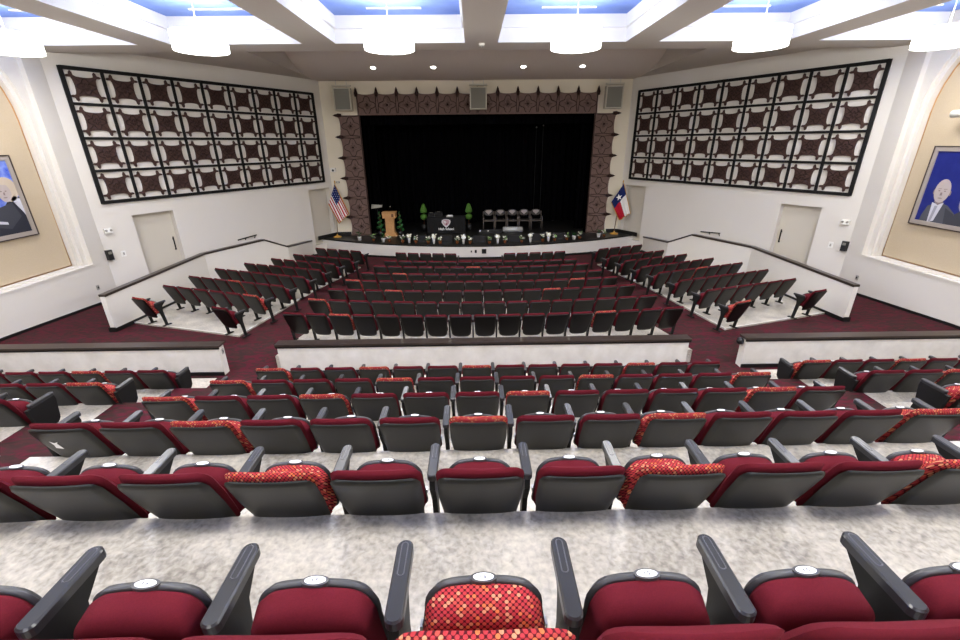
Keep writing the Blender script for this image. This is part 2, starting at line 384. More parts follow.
# front wall round the stage opening
PX0, PX1, PZT = -4.93, 5.40, 1.17
wb = MB()
wall_cells(wb, (-6.75, FY), (7.15, FY), -5.2, ZT, [(PX0+6.75, PX1+6.75, -4.1, PZT)], (0, 1), 0.3, 'front_cream')
struct('wall_front', wb)

lb = MB(); lb.box(PX0, PX0+0.03, FY-0.02, FY+0.31, STZ, PZT, 'void'); lb.box(PX1-0.03, PX1, FY-0.02, FY+0.31, STZ, PZT, 'void'); lb.box(PX0, PX1, FY-0.02, FY+0.31, PZT-0.03, PZT, 'void')
struct('trim_13', lb)
lb = MB(); lb.box(-6.75, -5.9, FY-0.03, FY, STZ, STZ+0.16, 'base_black'); lb.box(6.4, 7.15, FY-0.03, FY, STZ, STZ+0.16, 'base_black')
for p0, p1, o_ in ((SPL0, SPL1, OUTL), (SPR0, SPR1, OUTR)):
    a = Vector((*p0, 0)); d = (Vector((*p1, 0))-a).normalized(); o = Vector((*o_, 0))
    lb.box(0.0, 1.22, -0.03, 0.0, STZ-0.02, STZ+0.16, 'base_black', lambda q: a + d*q.x + o*q.y + Vector((0, 0, q.z)))
struct('baseboard_stage_wall', lb)
# stage: curved lip, black floor, dark stage house
LC, LR = 18.62+14.5, 14.5
def lip(x): return LC - math.sqrt(LR*LR-(x-AX)**2)
xs = [-7.6+15.6*i/32 for i in range(33)]
out = [(x, lip(x)) for x in xs]
sb = MB()
sb.prism([(x, y) for x, y in out] + [(8.0, FY+0.28), (-7.6, FY+0.28)], -5.0, STZ-0.07, 'wall_white')
struct('wall_stage', sb)
sb = MB()
sb.prism([(x, y-0.02) for x, y in out] + [(8.0, 22), (8.0, 27), (-7.6, 27), (-7.6, 22)], STZ-0.07, STZ, 'stage_black')
struct('floor.005', sb)
bb = MB()
for p, q in zip(out[:-1], out[1:]):
    z0 = rampz(p[1])-0.05
    bb.raw([(p[0], p[1]-0.02, z0), (q[0], q[1]-0.02, z0), (q[0], q[1], z0), (p[0], p[1], z0),
            (p[0], p[1]-0.02, z0+0.14), (q[0], q[1]-0.02, z0+0.14), (q[0], q[1], z0+0.14), (p[0], p[1], z0+0.14)],
           [(0,3,2,1),(4,5,6,7),(0,1,5,4),(2,3,7,6),(3,0,4,7),(1,2,6,5)], 'base_black')
struct('baseboard_stage', bb)
hb = MB()
hb.box(-7.6, 8.0, 26.7, 27.0, STZ, 4, 'void'); hb.box(-7.6, -7.4, 21.5, 27, STZ, 4, 'void'); hb.box(7.8, 8.0, 21.5, 27, STZ, 4, 'void'); hb.box(-7.6, 8.0, 21.5, 27, 3.8, 4.0, 'void')
struct('wall_stage_house', hb)

# parapets
def parapet(nm, x0, x1, y0=8.06, y1=8.24, base=True):
    b = MB(); b.box(x0, x1, y0, y1, -4.7, -3.78, 'wall_parapet'); struct(nm, b)
    return b
parapet('wall_centre_parapet', -4.02, 4.38); parapet('wall_left_parapet', XL, -5.20); parapet('wall_right_parapet', 5.56, XR)
for k, (a, b_) in enumerate(((-4.06, 4.42), (XL, -5.17), (5.53, XR))):
    t = MB(); t.box(a, b_, 8.03, 8.27, -3.78, -3.74, 'cap_wood'); t.box(a+0.01, b_-0.01, 8.04, 8.06, -3.82, -3.78, 'base_black'); struct('trim_%d' % (8+k), t)
bbm = MB()
for a, b_ in ((-4.02, 4.38), (XL, -5.20), (5.56, XR)): bbm.box(a, b_, 8.04, 8.06, -4.45, -4.34, 'base_black')
struct('baseboard_parapet', bbm)

# wing walls beside the lower seats
WL = [(-8.86, 10.05, -3.28), (-8.95, 14.4, -3.30), (-7.95, 16.6, -3.30), (-7.49, 17.55, -3.78), (-7.34, 20.0, -4.03)]
for s, nm, tn in ((1, 'wall_wing_left', 11), (-1, 'wall_wing_right', 12)):
    P = [Vector((x if s > 0 else 2*AX-x, y, z)) for x, y, z in WL]
    wb, tb, bb = MB(), MB(), MB()
    nrm = []
    for i in range(len(P)):
        a, b_ = P[max(i-1, 0)], P[min(i+1, len(P)-1)]; d = (b_-a); d.z = 0; d.normalize(); nrm.append(Vector((-d.y, d.x, 0))*s)
    for i in range(len(P)-1):
        A, B, na, nb_ = P[i], P[i+1], nrm[i], nrm[i+1]
        def pr(mb, o0, o1, za0, za1, zb0, zb1, m):
            q = [(A+na*o0, za0), (B+nb_*o0, zb0), (B+nb_*o1, zb0), (A+na*o1, za0), (A+na*o0, za1), (B+nb_*o0, zb1), (B+nb_*o1, zb1), (A+na*o1, za1)]
            mb.raw([(v.x, v.y, z) for v, z in q], [(0,3,2,1),(4,5,6,7),(0,1,5,4),(2,3,7,6),(3,0,4,7),(1,2,6,5)], m)
        pr(wb, 0, 0.12, -5.1, A.z-0.06, -5.1, B.z-0.06, 'wall_white')
        pr(tb, -0.02, 0.14, A.z-0.06, A.z, B.z-0.06, B.z, 'cap_wood')
        pr(bb, -0.015, 0.0, slabz(A.y)-0.1, slabz(A.y)+0.06, slabz(B.y)-0.1, slabz(B.y)+0.06, 'base_black')
    e = P[0]; bb.box(e.x-0.17 if s > 0 else e.x-0.01, e.x+0.01 if s > 0 else e.x+0.17, e.y-0.015, e.y, AISLE-0.02, AISLE+0.1, 'base_black')
    struct(nm, wb); struct('trim_%d' % tn, tb); struct('baseboard_wing_' + ('left' if s > 0 else 'right'), bb)

# ------------------------------------------------------------------ ceiling
CX, PITX, CW = 0.25, 4.0, 1.59          # coffer pitch and half width
H = 2.30
cof_y = [(8.6-4.8*k, 12.58-4.8*k) for k in range(4)]
cof_x = [(CX+PITX*(k+0.5)-CW, CX+PITX*(k+0.5)+CW) for k in range(-3, 3)]
def lattice(mb, xs_, ys_, x0, x1, y0, y1, z0, z1, mbot, mside):
    mt = {'-z': mbot}
    xe = [x0] + [a for p in xs_ for a in p] + [x1]
    for k in range(0, len(xe), 2):
        if xe[k+1] > xe[k]: mb.box(xe[k], xe[k+1], y0, y1, z0, z1, mside, mt=mt)
    ye = [y0] + [a for p in sorted(ys_) for a in p] + [y1]
    for k in range(0, len(ye), 2):
        if ye[k+1] > ye[k]:
            for a, b_ in xs_: mb.box(a, b_, ye[k], ye[k+1], z0, z1, mside, mt=mt)
cl = MB()
lattice(cl, cof_x, cof_y, XL-0.3, XR+0.3, -6.8, 13.5, H, 2.60, 'ceil_shaded', 'ceil_white')
lattice(cl, [(a+0.07, b_-0.07) for a, b_ in cof_x], [(a+0.07, b_-0.07) for a, b_ in cof_y], XL-0.3, XR+0.3, -6.8, 13.46, 2.60, 2.87, 'ceil_white', 'ceil_white')
cl.box(XL-0.3, XR+0.3, 13.5, 13.52, H, 3.5, 'ceil_shaded')
struct('ceiling', cl)
sk = MB(); sk.box(XL-0.3, XR+0.3, -6.8, 13.5, 2.87, 3.0, 'sky_paint'); struct('ceiling.001', sk)
sf = MB()
prof = [(21.3, 2.50), (20.6, 2.49), (20.0, 2.50), (19.33, 2.56), (18.9, 2.65), (18.5, 2.76), (18.2, 2.88), (17.89, 3.04), (17.5, 3.16), (16.8, 3.25), (13.4, 3.28)]
n = len(prof); V = []
for x in (-6.56, 6.96): V += [(x, y, z) for y, z in prof]
for x in (-6.56, 6.96): V += [(x, y, 3.45) for y, z in prof]
sf.raw(V, [(i, i+1, n+i+1, n+i) for i in range(n-1)], 'soffit_taupe', True)
sf.raw(V, [(2*n+i, 3*n+i, 3*n+i+1, 2*n+i+1) for i in range(n-1)], 'soffit_taupe')
struct('ceiling.002', sf)
ss = MB()
ss.prism([(-12, 13.5), (-6.56, 13.5), (-6.56, 21.4), (-12, 21.4)], 2.53, 3.45, 'ceil_shaded')
ss.prism([(6.96, 13.5), (12.4, 13.5), (12.4, 21.4), (6.96, 21.4)], 2.53, 3.45, 'ceil_shaded')
struct('ceiling.003', ss)

# pendant drum lamps
def ordinal(k): return ['', 'first', 'second', 'third', 'fourth', 'fifth', 'sixth', 'seventh', 'eighth', 'ninth', 'tenth', 'eleventh', 'twelfth', 'thirteenth', 'fourteenth', 'fifteenth', 'sixteenth', 'seventeenth'][k]
sh = MB(); Rr, zb_, zt_ = 0.53, 1.87, 2.20
sh.lathe([(Rr, zb_), (Rr, zt_), (Rr-0.02, zt_), (Rr-0.02, zb_+0.04), (0.01, zb_+0.03), (0.01, zb_+0.02), (Rr-0.02, zb_+0.01)], 'shade', 40)
sh_me = sh.mesh('lamp_shade')
rg = MB(); rg.tube([(Rr*math.cos(2*PI*k/40), Rr*math.sin(2*PI*k/40), zb_) for k in range(40)], 0.012, 'shade_lip', 6, True)
rg.tube([((Rr-0.22)*math.cos(2*PI*k/40), (Rr-0.22)*math.sin(2*PI*k/40), zb_+0.005) for k in range(40)], 0.006, 'shade_lip', 5, True); rg_me = rg.mesh('rim')
cd = MB(); cd.tube([(0, 0, zt_-0.1), (0, 0, 2.87)], 0.012, 'white_plastic', 8); cd.lathe([(0.06, 2.84), (0.06, 2.87)], 'white_plastic', 16)
for k in range(3): a = 2*PI*k/3; cd.tube([(0, 0, zt_), ((Rr-0.02)*math.cos(a), (Rr-0.02)*math.sin(a), zt_-0.04)], 0.008, 'white_plastic', 5)
cd_me = cd.mesh('cord')
for r_, (ya, yb) in enumerate(cof_y):
    for c_, (xa, xb) in enumerate(cof_x):
        x = (xa+xb)/2; y = yb-1.68
        lab = 'glowing white drum pendant lamp, %s from the left in the row nearest the stage' % ordinal(c_+1) if r_ == 0 else \
              'white drum pendant lamp overhead, %s from the left, %s row back from the stage' % (ordinal(c_+1), ordinal(r_+1))
        t = thing('pendant_lamp', lab, 'lamp', (x, y, 0), 0, 'drum pendant lamps in the ceiling coffers')
        obj('lamp_shade', sh_me, t); obj('rim', rg_me, t); obj('cord', cd_me, t)
        for dn, pw in ((True, LAMP_DOWN), (False, LAMP_UP)):
            ld = bpy.data.lights.new('lamp_light', 'AREA'); ld.shape = 'DISK'; ld.size = 1.0; ld.energy = pw; ld.color = (1.0, 0.955, 0.89) if dn else (1.0, 0.98, 0.96)
            lo = bpy.data.objects.new('lamp_light', ld); COL.objects.link(lo); lo.parent = t
            lo.location = (0, 0, 1.85 if dn else 2.23); lo.rotation_euler = (0 if dn else PI, 0, 0)
    if r_ == 0:
        for c_, (xa, xb) in enumerate(cof_x):
            if 0 <= c_ <= 5:
                d = MB(); d.box((xa+xb)/2-0.62, (xa+xb)/2+0.62, 11.86, 11.94, 2.845, 2.87, 'white_plastic'); d.box((xa+xb)/2-0.6, (xa+xb)/2+0.6, 11.89, 11.91, 2.84, 2.846, 'grey_plastic')
                tag(obj('slot_diffuser', d), 'thin white slot air diffuser in blue coffer, %s from the left' % ordinal(c_+1), 'air vent', 'slot diffusers in the ceiling')
# small recessed downlights in the curved soffit
def soffz(y):
    for (a, za), (b_, zb2) in zip(prof[:-1], prof[1:]):
        if b_ <= y <= a: return zb2+(za-zb2)*(y-b_)/(a-b_)
dy = 18.85; dz = soffz(dy)
for k, x in enumerate((-3.70, -1.44, 1.96, 4.20)):
    t = thing('downlight', 'small round downlight in soffit, %s of four from the left' % ordinal(k+1), 'lamp', (x, dy, dz), 0, 'downlights over the stage front', rx=-R(16))
    b = MB(); b.lathe([(0.10, -0.012), (0.13, -0.004), (0.13, 0.01), (0.10, 0.01)], 'white_plastic', 20); obj('trim_ring', b, t)
    b = MB(); b.lathe([(0.095, -0.016), (0.095, 0.0)], 'downlight', 20); obj('lens', b, t)
    b = MB(); b.tube([(0, 0, -0.02), (0, 0.02, -0.09)], 0.02, 'steel', 8); obj('aiming_knob', b, t)
    ld = bpy.data.lights.new('lamp_light', 'SPOT'); ld.energy = 160; ld.spot_size = R(120); ld.spot_blend = 0.8; ld.shadow_soft_size = 0.09; ld.color = (1, 0.93, 0.82)
    lo = bpy.data.objects.new('lamp_light', ld); COL.objects.link(lo); lo.parent = t; lo.location = (0, 0, -0.10)
b = MB(); b.box(0.19, 0.33, 12.62, 12.76, H-0.05, H, 'white_plastic'); b.lathe([(0.03, H-0.09), (0.045, H-0.05)], 'grey_plastic', 12, (0.26, 12.69))
tag(obj('ceiling_sensor', b), 'small square white sensor on the centre ceiling beam', 'sensor')

# ------------------------------------------------------------------ seats
ZTOP = 0.85
def lean(z): return (0.80-z)*0.42
def rounded_half(z, z0, z1, w0, w1, r0, r1):
    w_ = w0 + (w1-w0)*min(1, (z-z0)/(z1-z0)*1.6)
    if z > z1-r1: d = z-(z1-r1); w_ -= r1-math.sqrt(max(0, r1*r1-d*d))
    if z < z0+r0: d = (z0+r0)-z; w_ -= r0-math.sqrt(max(0, r0*r0-d*d))
    return w_
def pad(mb, m, z0, z1, w0, w1, r0, r1, mid, tb, tf, nu=10, nv=12, pb=4, bow=0.0, dip=0.0, flat=0.0):
    """closed cushion. mid(z): centre plane y; tb/tf thickness toward -y/+y; pb pillow exponent; bow: sideways curve; dip: top edge dips/arches"""
    rows = []
    for j in range(nv+1):
        s = 0.5-0.5*math.cos(PI*j/nv); z = z0+(z1-z0)*s; hw = rounded_half(z, z0, z1, w0, w1, r0, r1)
        rows.append((z, hw, s))
    for side in (0, 1):
        b = len(mb.v)
        for z, hw, s in rows:
            for i in range(nu+1):
                u = -1+2*i/nu; u = math.sin(u*PI/2)*0.6+u*0.4; v = 2*s-1
                e = max(0, (1-abs(u)**pb))**0.5 * max(0, (1-abs(v)**pb))**0.5
                e = flat + (1-flat)*e if (0 < i < nu and 0 < s < 1) else e
                zz = z + dip*(1-u*u)*max(0, v)
                y = mid(zz) - bow*(1-u*u)
                mb.v.append((hw*u, y - tb*e if side == 0 else y + tf*e, zz))
        for j in range(nv):
            for i in range(nu):
                a = b+j*(nu+1)+i; q = (a, a+1, a+nu+2, a+nu+1)
                mb.f.append(q if side == 0 else tuple(reversed(q))); mb.m.append(mb.mi(m)); mb.sm.append(True)
SM = {}
b = MB(); pad(b, 'shell', 0.22, 0.785, 0.200, 0.232, 0.10, 0.045, lambda z: lean(z)-0.005, 0.018, 0.01, 12, 12, 12, bow=0.012, flat=0.3); SM['back_shell'] = b.mesh('back_shell')
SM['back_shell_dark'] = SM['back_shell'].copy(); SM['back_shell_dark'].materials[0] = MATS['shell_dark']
for nm in ('burgundy', 'diamond'):
    b = MB(); pad(b, nm, 0.30, 0.82, 0.20, 0.237, 0.07, 0.055, lambda z: lean(z)+0.034, 0.030, 0.036, 14, 14, 6, bow=0.008, dip=-0.004); SM['backrest_'+nm] = b.mesh('backrest')
HY, HZ, TY, TZ = 0.28, 0.36, 0.295, 0.622
def seatmid(z): return HY+(TY-HY)*(z-HZ)/(TZ-HZ)
for nm in ('burgundy', 'diamond'):
    b = MB(); pad(b, nm, HZ-0.02, TZ+0.003, 0.228, 0.196, 0.05, 0.10, lambda z: seatmid(z)-0.008, 0.090, 0.02, 14, 18, 7, dip=0.010, flat=0.25); SM['seat_'+nm] = b.mesh('seat')
b = MB(); pad(b, 'seat_pan', HZ-0.04, TZ+0.006, 0.231, 0.200, 0.05, 0.10, lambda z: seatmid(z)+0.018, 0.010, 0.016, 14, 16, 10, dip=0.012, flat=0.5)
SM['seat_pan'] = b.mesh('seat_pan')
def plate(mb, r, h0, h1, m, rx):
    T = lambda q: Vector((q.x, TY+0.018+q.y, TZ+0.018+q.z-0.15*q.y))
    mb.prism([(rx*math.cos(2*PI*k/20), r*math.sin(2*PI*k/20)) for k in range(20)], h0, h1, m, 'z', T)
    return T
b = MB(); plate(b, 0.021, -0.02, 0.002, 'seat_pan', 0.044); SM['plate_holder'] = b.mesh('plate_holder')
b = MB(); T = plate(b, 0.015, 0.0, 0.004, 'plate_white', 0.034)
for x0, x1, y0, y1 in ((-0.010, -0.007, -0.007, 0.007), (0.001, 0.009, 0.005, 0.007), (0.001, 0.003, 0, 0.007), (0.001, 0.009, -0.001, 0.001), (0.007, 0.009, -0.007, 0.001), (0.001, 0.009, -0.007, -0.005)):
    b.box(x0, x1, y0*.9, y1*.9, 0.004, 0.0052, 'mark', T)
SM['number_plate'] = b.mesh('number_plate')
AY0, AY1, AZ = 0.175, 0.465, 0.64
def capsule(x, w_, y0, y1, n=8):
    P = [(x+w_*math.cos(a), y1-w_+w_*math.sin(a)) for a in [PI*k/n for k in range(n+1)]]
    P += [(x+w_*math.cos(a), y0+w_*0.8+w_*0.8*math.sin(a)) for a in [PI+PI*k/n for k in range(n+1)]]
    return P
b = MB(); b.prism(capsule(0, 0.029, AY0, AY1), AZ-0.036, AZ-0.006, 'arm')
P0 = capsule(0, 0.029, AY0, AY1); P1 = capsule(0, 0.023, AY0+0.006, AY1-0.006); k = len(P0)
b.raw([(x, y, AZ-0.006) for x, y in P0]+[(x, y, AZ) for x, y in P1], [(i, (i+1) % k, k+(i+1) % k, k+i) for i in range(k)] + [tuple(range(k, 2*k))], 'arm', False)
b.tube([(x, y, AZ) for x, y in capsule(0, 0.011, AY1-0.14, AY1-0.015, 6)], 0.002, 'arm_groove', 4, True)
SM['armrest'] = b.mesh('armrest')
b = MB(); b.prism([(0.18, AZ-0.035), (0.44, AZ-0.035), (0.41, AZ-0.065), (0.35, 0.52), (0.33, 0.40), (0.37, 0.02), (0.31, 0.02), (0.25, 0.40), (0.17, 0.55)], -0.016, 0.016, 'leg_black', 'x')
b.box(-0.03, 0.03, 0.24, 0.45, 0.0, 0.02, 'leg_black'); SM['leg'] = b.mesh('leg')
b = MB(); b.box(-0.222, 0.222, 0.30, 0.33, 0.405, 0.43, 'steel'); SM['crossbar'] = b.mesh('crossbar')
b = MB(); b.prism([(0.13, 0.60), (0.44, 0.605), (0.45, 0.56), (0.42, 0.34), (0.38, 0.30), (0.20, 0.30), (0.17, 0.34)], -0.02, 0.02, 'leg_black', 'x'); SM['end_panel'] = b.mesh('end_panel')
NSEAT = 0
def seat(x, y, z, rz, pitch, fabric, label, group, arms='L', panels='', detail=2, dark=False, ap=None):
    global NSEAT; NSEAT += 1
    t = thing('auditorium_seat', label, 'seat', (x, y, z), rz, group)
    t.scale = (min(1.04, max(0.86, pitch/0.52)), 1, 1); h = 0.26 if not ap else ap/2/t.scale[0]
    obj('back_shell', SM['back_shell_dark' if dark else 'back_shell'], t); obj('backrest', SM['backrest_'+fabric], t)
    s = obj('seat', SM['seat_'+fabric], t)
    if detail > 0:
        obj('seat_pan', SM['seat_pan'], t)
    if detail > 1:
        obj('plate_holder', SM['plate_holder'], s); obj('number_plate', SM['number_plate'], s)
        obj('crossbar', SM['crossbar'], t)
    for c in arms:
        sx = -h if c == 'L' else h
        obj('armrest', SM['armrest'], t, (sx, 0, 0)); obj('leg', SM['leg'], t, (sx, 0, 0))
    for c in panels: obj('end_panel', SM['end_panel'], t, (-h-0.01 if c == 'L' else h+0.01, 0, 0))
    return t
FN = {'burgundy': 'burgundy', 'diamond': 'red patterned'}
# upper centre block: rows from the camera towards the parapet
ROWN = ['nearest row', 'second nearest row', 'third nearest row', 'fourth nearest row', 'fifth nearest row', 'sixth and lowest row']
PAT = {0: [0], 1: [-2, 2, 5], 2: [-4, 0, 3, 7], 3: [-6, -3, 1, 6], 4: [-6, -2, 3, 7], 5: [-6, -3, 0, 5]}
ROWY = [0.66, 1.72, 2.775, 3.81, 4.86, 5.95]
VIS = {0: (-4, 4), 1: (-6, 6), 2: (-6, 7), 3: (-6, 7), 4: (-6, 7), 5: (-6, 7)}
def seatx(k): return 0.015 + (0.528*k if k < 0 else 0.508*k) + (0 if k == 0 else (0.0 if k < 0 else 0.01))
for r_ in range(6):
    lo, hi = VIS[r_]
    for k in range(lo, hi+1):
        fab = 'diamond' if k in PAT[r_] else 'burgundy'; c_ = k-lo+1
        where = '%s in view of the upper centre block' % ROWN[r_] if r_ < 2 else '%s of the upper centre block' % ROWN[r_]
        pn = ('L' if k == -6 else '') + ('R' if k == 7 else '')
        seat(seatx(k), ROWY[r_], tierz(r_), 0, 0.512 if k < 0 else 0.495, fab, '%s seat, %s from left, %s' % (FN[fab], ordinal(c_), where),
             'seats in the %s of the upper centre block' % ROWN[r_], 'L' + ('R' if k == hi else ''), pn, 2, False, 0.528 if k <= 0 else 0.512)
for o_ in list(bpy.data.objects):
    if o_.name.startswith('auditorium_seat') and abs(o_.location.x-seatx(-6)) < 0.01 and abs(o_.location.y-ROWY[2]) < 0.01:
        pb = MB()
        def sk_(x, z): return (x, lean(z)-0.005-0.018-0.012*(1-(x/0.22)**2)-0.004, z)
        pb.raw([sk_(-0.135, 0.56), sk_(-0.075, 0.55), sk_(-0.08, 0.62), sk_(-0.06, 0.645), sk_(-0.095, 0.63), sk_(-0.125, 0.65), sk_(-0.12, 0.60)], [(0, 1, 2, 3, 4, 5, 6)], 'plate_white')
        q = obj('torn_sticker', pb, o_); q['label'] = 'torn white sticker on the seat back'
# upper side blocks
for s, nm in ((-1, 'left'), (1, 'right')):
    for r_, cnt in ((3, 3), (4, 4), (5, 6)):
        x0 = -4.70 if s < 0 else 5.06
        for k in range(cnt):
            pat = (s < 0 and (r_, k) in ((5, 2), (4, 0))) or (s > 0 and (r_, k) in ((5, 0), (5, 3), (3, 0), (4, 2)))
            fab = 'diamond' if pat else 'burgundy'; x = x0 + s*(0.26+0.50*k)
            inn, ou = ('R', 'L') if s < 0 else ('L', 'R')
            seat(x, ROWY[r_], tierz(r_), 0, 0.50, fab, '%s theatre seat, %s from stair aisle, %s of the upper %s block' % (FN[fab], ordinal(k+1), ROWN[r_].replace('sixth and ', ''), nm),
                 'seats in the upper %s block' % nm, (inn if k == 0 else '') + ou, inn if k == 0 else '', 2)
# lower centre block: curved rows
LOW = [((-4.11, 8.75), (0.06, 8.41), (4.53, 8.78), 17), ((-3.96, 9.81), (0.07, 9.35), (4.34, 9.76), 16), ((-3.77, 10.72), (0.08, 10.35), (4.17, 10.76), 16),
       ((-3.57, 11.65), (0.09, 11.30), (3.98, 11.63), 16), ((-3.36, 12.55), (0.10, 12.16), (3.77, 12.48), 15), ((-3.21, 13.51), (0.11, 13.12), (3.63, 13.45), 14),
       ((-3.02, 14.31), (0.12, 13.98), (3.41, 14.16), 13)]
PATL = {0: [2, 13], 1: [0], 2: [3, 11], 3: [0, 13], 4: [2], 5: [6], 6: []}
def rowpt(a, c, b_, x):
    # parabola through the three points
    (x0, y0), (x1, y1), (x2, y2) = a, c, b_
    f = lambda x: y0*(x-x1)*(x-x2)/((x0-x1)*(x0-x2)) + y1*(x-x0)*(x-x2)/((x1-x0)*(x1-x2)) + y2*(x-x0)*(x-x1)/((x2-x0)*(x2-x1))
    return f(x), (f(x+0.01)-f(x-0.01))/0.02
for r_, (a, c, b_, n) in enumerate(LOW):
    a, b_ = (a[0]*1.018, a[1]), (b_[0]*1.018, b_[1])
    p = (b_[0]-a[0])/n
    for k in range(n):
        x = a[0]+p*(k+0.5); y, dy_ = rowpt(a, c, b_, x); fab = 'diamond' if k in PATL[r_] else 'burgundy'
        seat(x, y+0.09, slabz(y+0.24), math.atan(dy_), p, fab, '%s theatre seat, %s from left, %s row beyond the centre parapet' % (FN[fab], ordinal(k+1), ordinal(r_+1)),
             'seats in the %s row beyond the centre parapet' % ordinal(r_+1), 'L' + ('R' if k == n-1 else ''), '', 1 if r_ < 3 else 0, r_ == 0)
for s, nm, xa, xb in ((-1, 'left', -2.93, -0.62), (1, 'right', 1.05, 3.38)):
    for k in range(5):
        p = (xb-xa)/5; x = xa+p*(k+0.5); y, dy_ = rowpt((-2.93, 15.74), (0.14, 15.32), (3.38, 15.61), x)
        seat(x, y+0.09, slabz(y+0.24), math.atan(dy_), p, 'burgundy', 'burgundy theatre seat, %s from left, %s half of the row nearest the stage' % (ordinal(k+1), nm),
             'seats in the split row nearest the stage', 'L' + ('R' if k == 4 else ''), '', 0)
# lower side blocks
SIDE = {'left': [((-8.38, 10.14), (-5.95, 9.26), 2), ((-8.40, 11.31), (-5.75, 10.29), 6), ((-8.38, 12.39), (-5.48, 11.22), 7), ((-8.17, 13.39), (-5.29, 12.22), 7),
                 ((-7.63, 14.17), (-5.15, 13.17), 6), ((-7.07, 14.93), (-4.97, 14.05), 5), ((-6.60, 15.68), (-4.68, 14.87), 5), ((-6.21, 16.95), (-4.68, 16.31), 4)],
        'right': [((8.67, 10.02), (6.30, 9.20), 2), ((8.70, 11.15), (6.17, 10.25), 6), ((8.69, 12.28), (5.95, 11.27), 7), ((8.51, 13.29), (5.73, 12.20), 7),
                  ((7.98, 14.05), (5.53, 13.02), 6), ((7.43, 14.80), (5.35, 13.97), 5), ((6.95, 15.56), (5.11, 14.82), 5), ((6.59, 16.81), (5.08, 16.15), 4)]}
PATS = {'left': [(0, 0), (1, 5), (2, 3)], 'right': [(0, 1), (3, 3)]}
SROW = ['row', 'second row', 'third row', 'fourth row', 'fifth row', 'sixth row', 'seventh row', 'row nearest the stage']
for nm, rows in SIDE.items():
    s = -1 if nm == 'left' else 1
    for r_, (A, B, n) in enumerate(rows):
        A, B = Vector(A), Vector(B); d = (B-A)/(n-1); p = d.length if n > 2 else 0.52
        ang = math.atan2(-(A.y-B.y), B.x-A.x) if s < 0 else math.atan2(A.y-B.y, A.x-B.x)
        dn = (B-A).normalized(); off = dn*(0.20)*(1 if s < 0 else 1)
        for k in range(n):
            q = A + d*k + off; fab = 'diamond' if (r_, k) in PATS[nm] else 'burgundy'
            inn, ou = ('R', 'L') if s < 0 else ('L', 'R')
            if r_ == 0:
                lab = 'lone %s seat at the rear of the %s side block, %s' % (FN[fab], nm, 'beside the wall' if k == 0 else 'beside the aisle')
                arms = 'LR'; pans = ''
            else:
                lab = '%s theatre seat, %s from wing wall, %s of the lower %s block' % (FN[fab], ordinal(k+1), SROW[r_], nm)
                arms = ou + (inn if k == n-1 else ''); pans = ''
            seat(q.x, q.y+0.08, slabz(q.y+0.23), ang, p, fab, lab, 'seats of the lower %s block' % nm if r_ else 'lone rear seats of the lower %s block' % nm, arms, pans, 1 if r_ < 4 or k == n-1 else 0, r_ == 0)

# ------------------------------------------------------------------ wall grilles
def star_outline(h=0.35):
    """four-cornered panel with concave sides and pronged corners, in a square of half size ~0.4"""
    P = []
    quarter = [(-0.25, 0.30), (-0.19, 0.275), (-0.10, 0.262), (0.0, 0.258), (0.10, 0.262), (0.19, 0.275), (0.24, 0.305), (0.252, 0.345), (0.25, 0.385), (0.285, 0.43), (0.32, 0.385), (0.322, 0.345), (0.345, 0.322), (0.385, 0.32), (0.43, 0.285), (0.385, 0.25), (0.345, 0.252)]
    for k in range(4):
        a = -k*PI/2
        for x, y in quarter: P.append((x*math.cos(a)-y*math.sin(a), x*math.sin(a)+y*math.cos(a)))
    return list(reversed(P))
def ring4(r0, amp, n=48, ph=0.0):
    return [((r0+amp*math.cos(4*a+ph))*math.cos(a), (r0+amp*math.cos(4*a+ph))*math.sin(a)) for a in [2*PI*k/n for k in range(n)]]
ob = MB(); sx, sz = 0.96, 0.88
ob.prism([(x*sx, z*sz) for x, z in star_outline()], 0.0, 0.05, 'ornament', 'y')
ob.tube([(x*sx, 0.052, z*sz) for x, z in ring4(0.18, 0.045, 40)], 0.012, 'ornament_line', 5, True)
ob.tube([(x*sx, 0.052, z*sz) for x, z in ring4(0.07, 0.03, 24)], 0.011, 'ornament_line', 5, True)
for k in range(4):
    a = PI/4+k*PI/2; ob.tube([(0.08*math.cos(a)*sx, 0.052, 0.08*math.sin(a)*sz), (0.33*math.cos(a)*sx, 0.052, 0.33*math.sin(a)*sz)], 0.008, 'ornament_line', 5)
orn_me = ob.mesh('ornament')
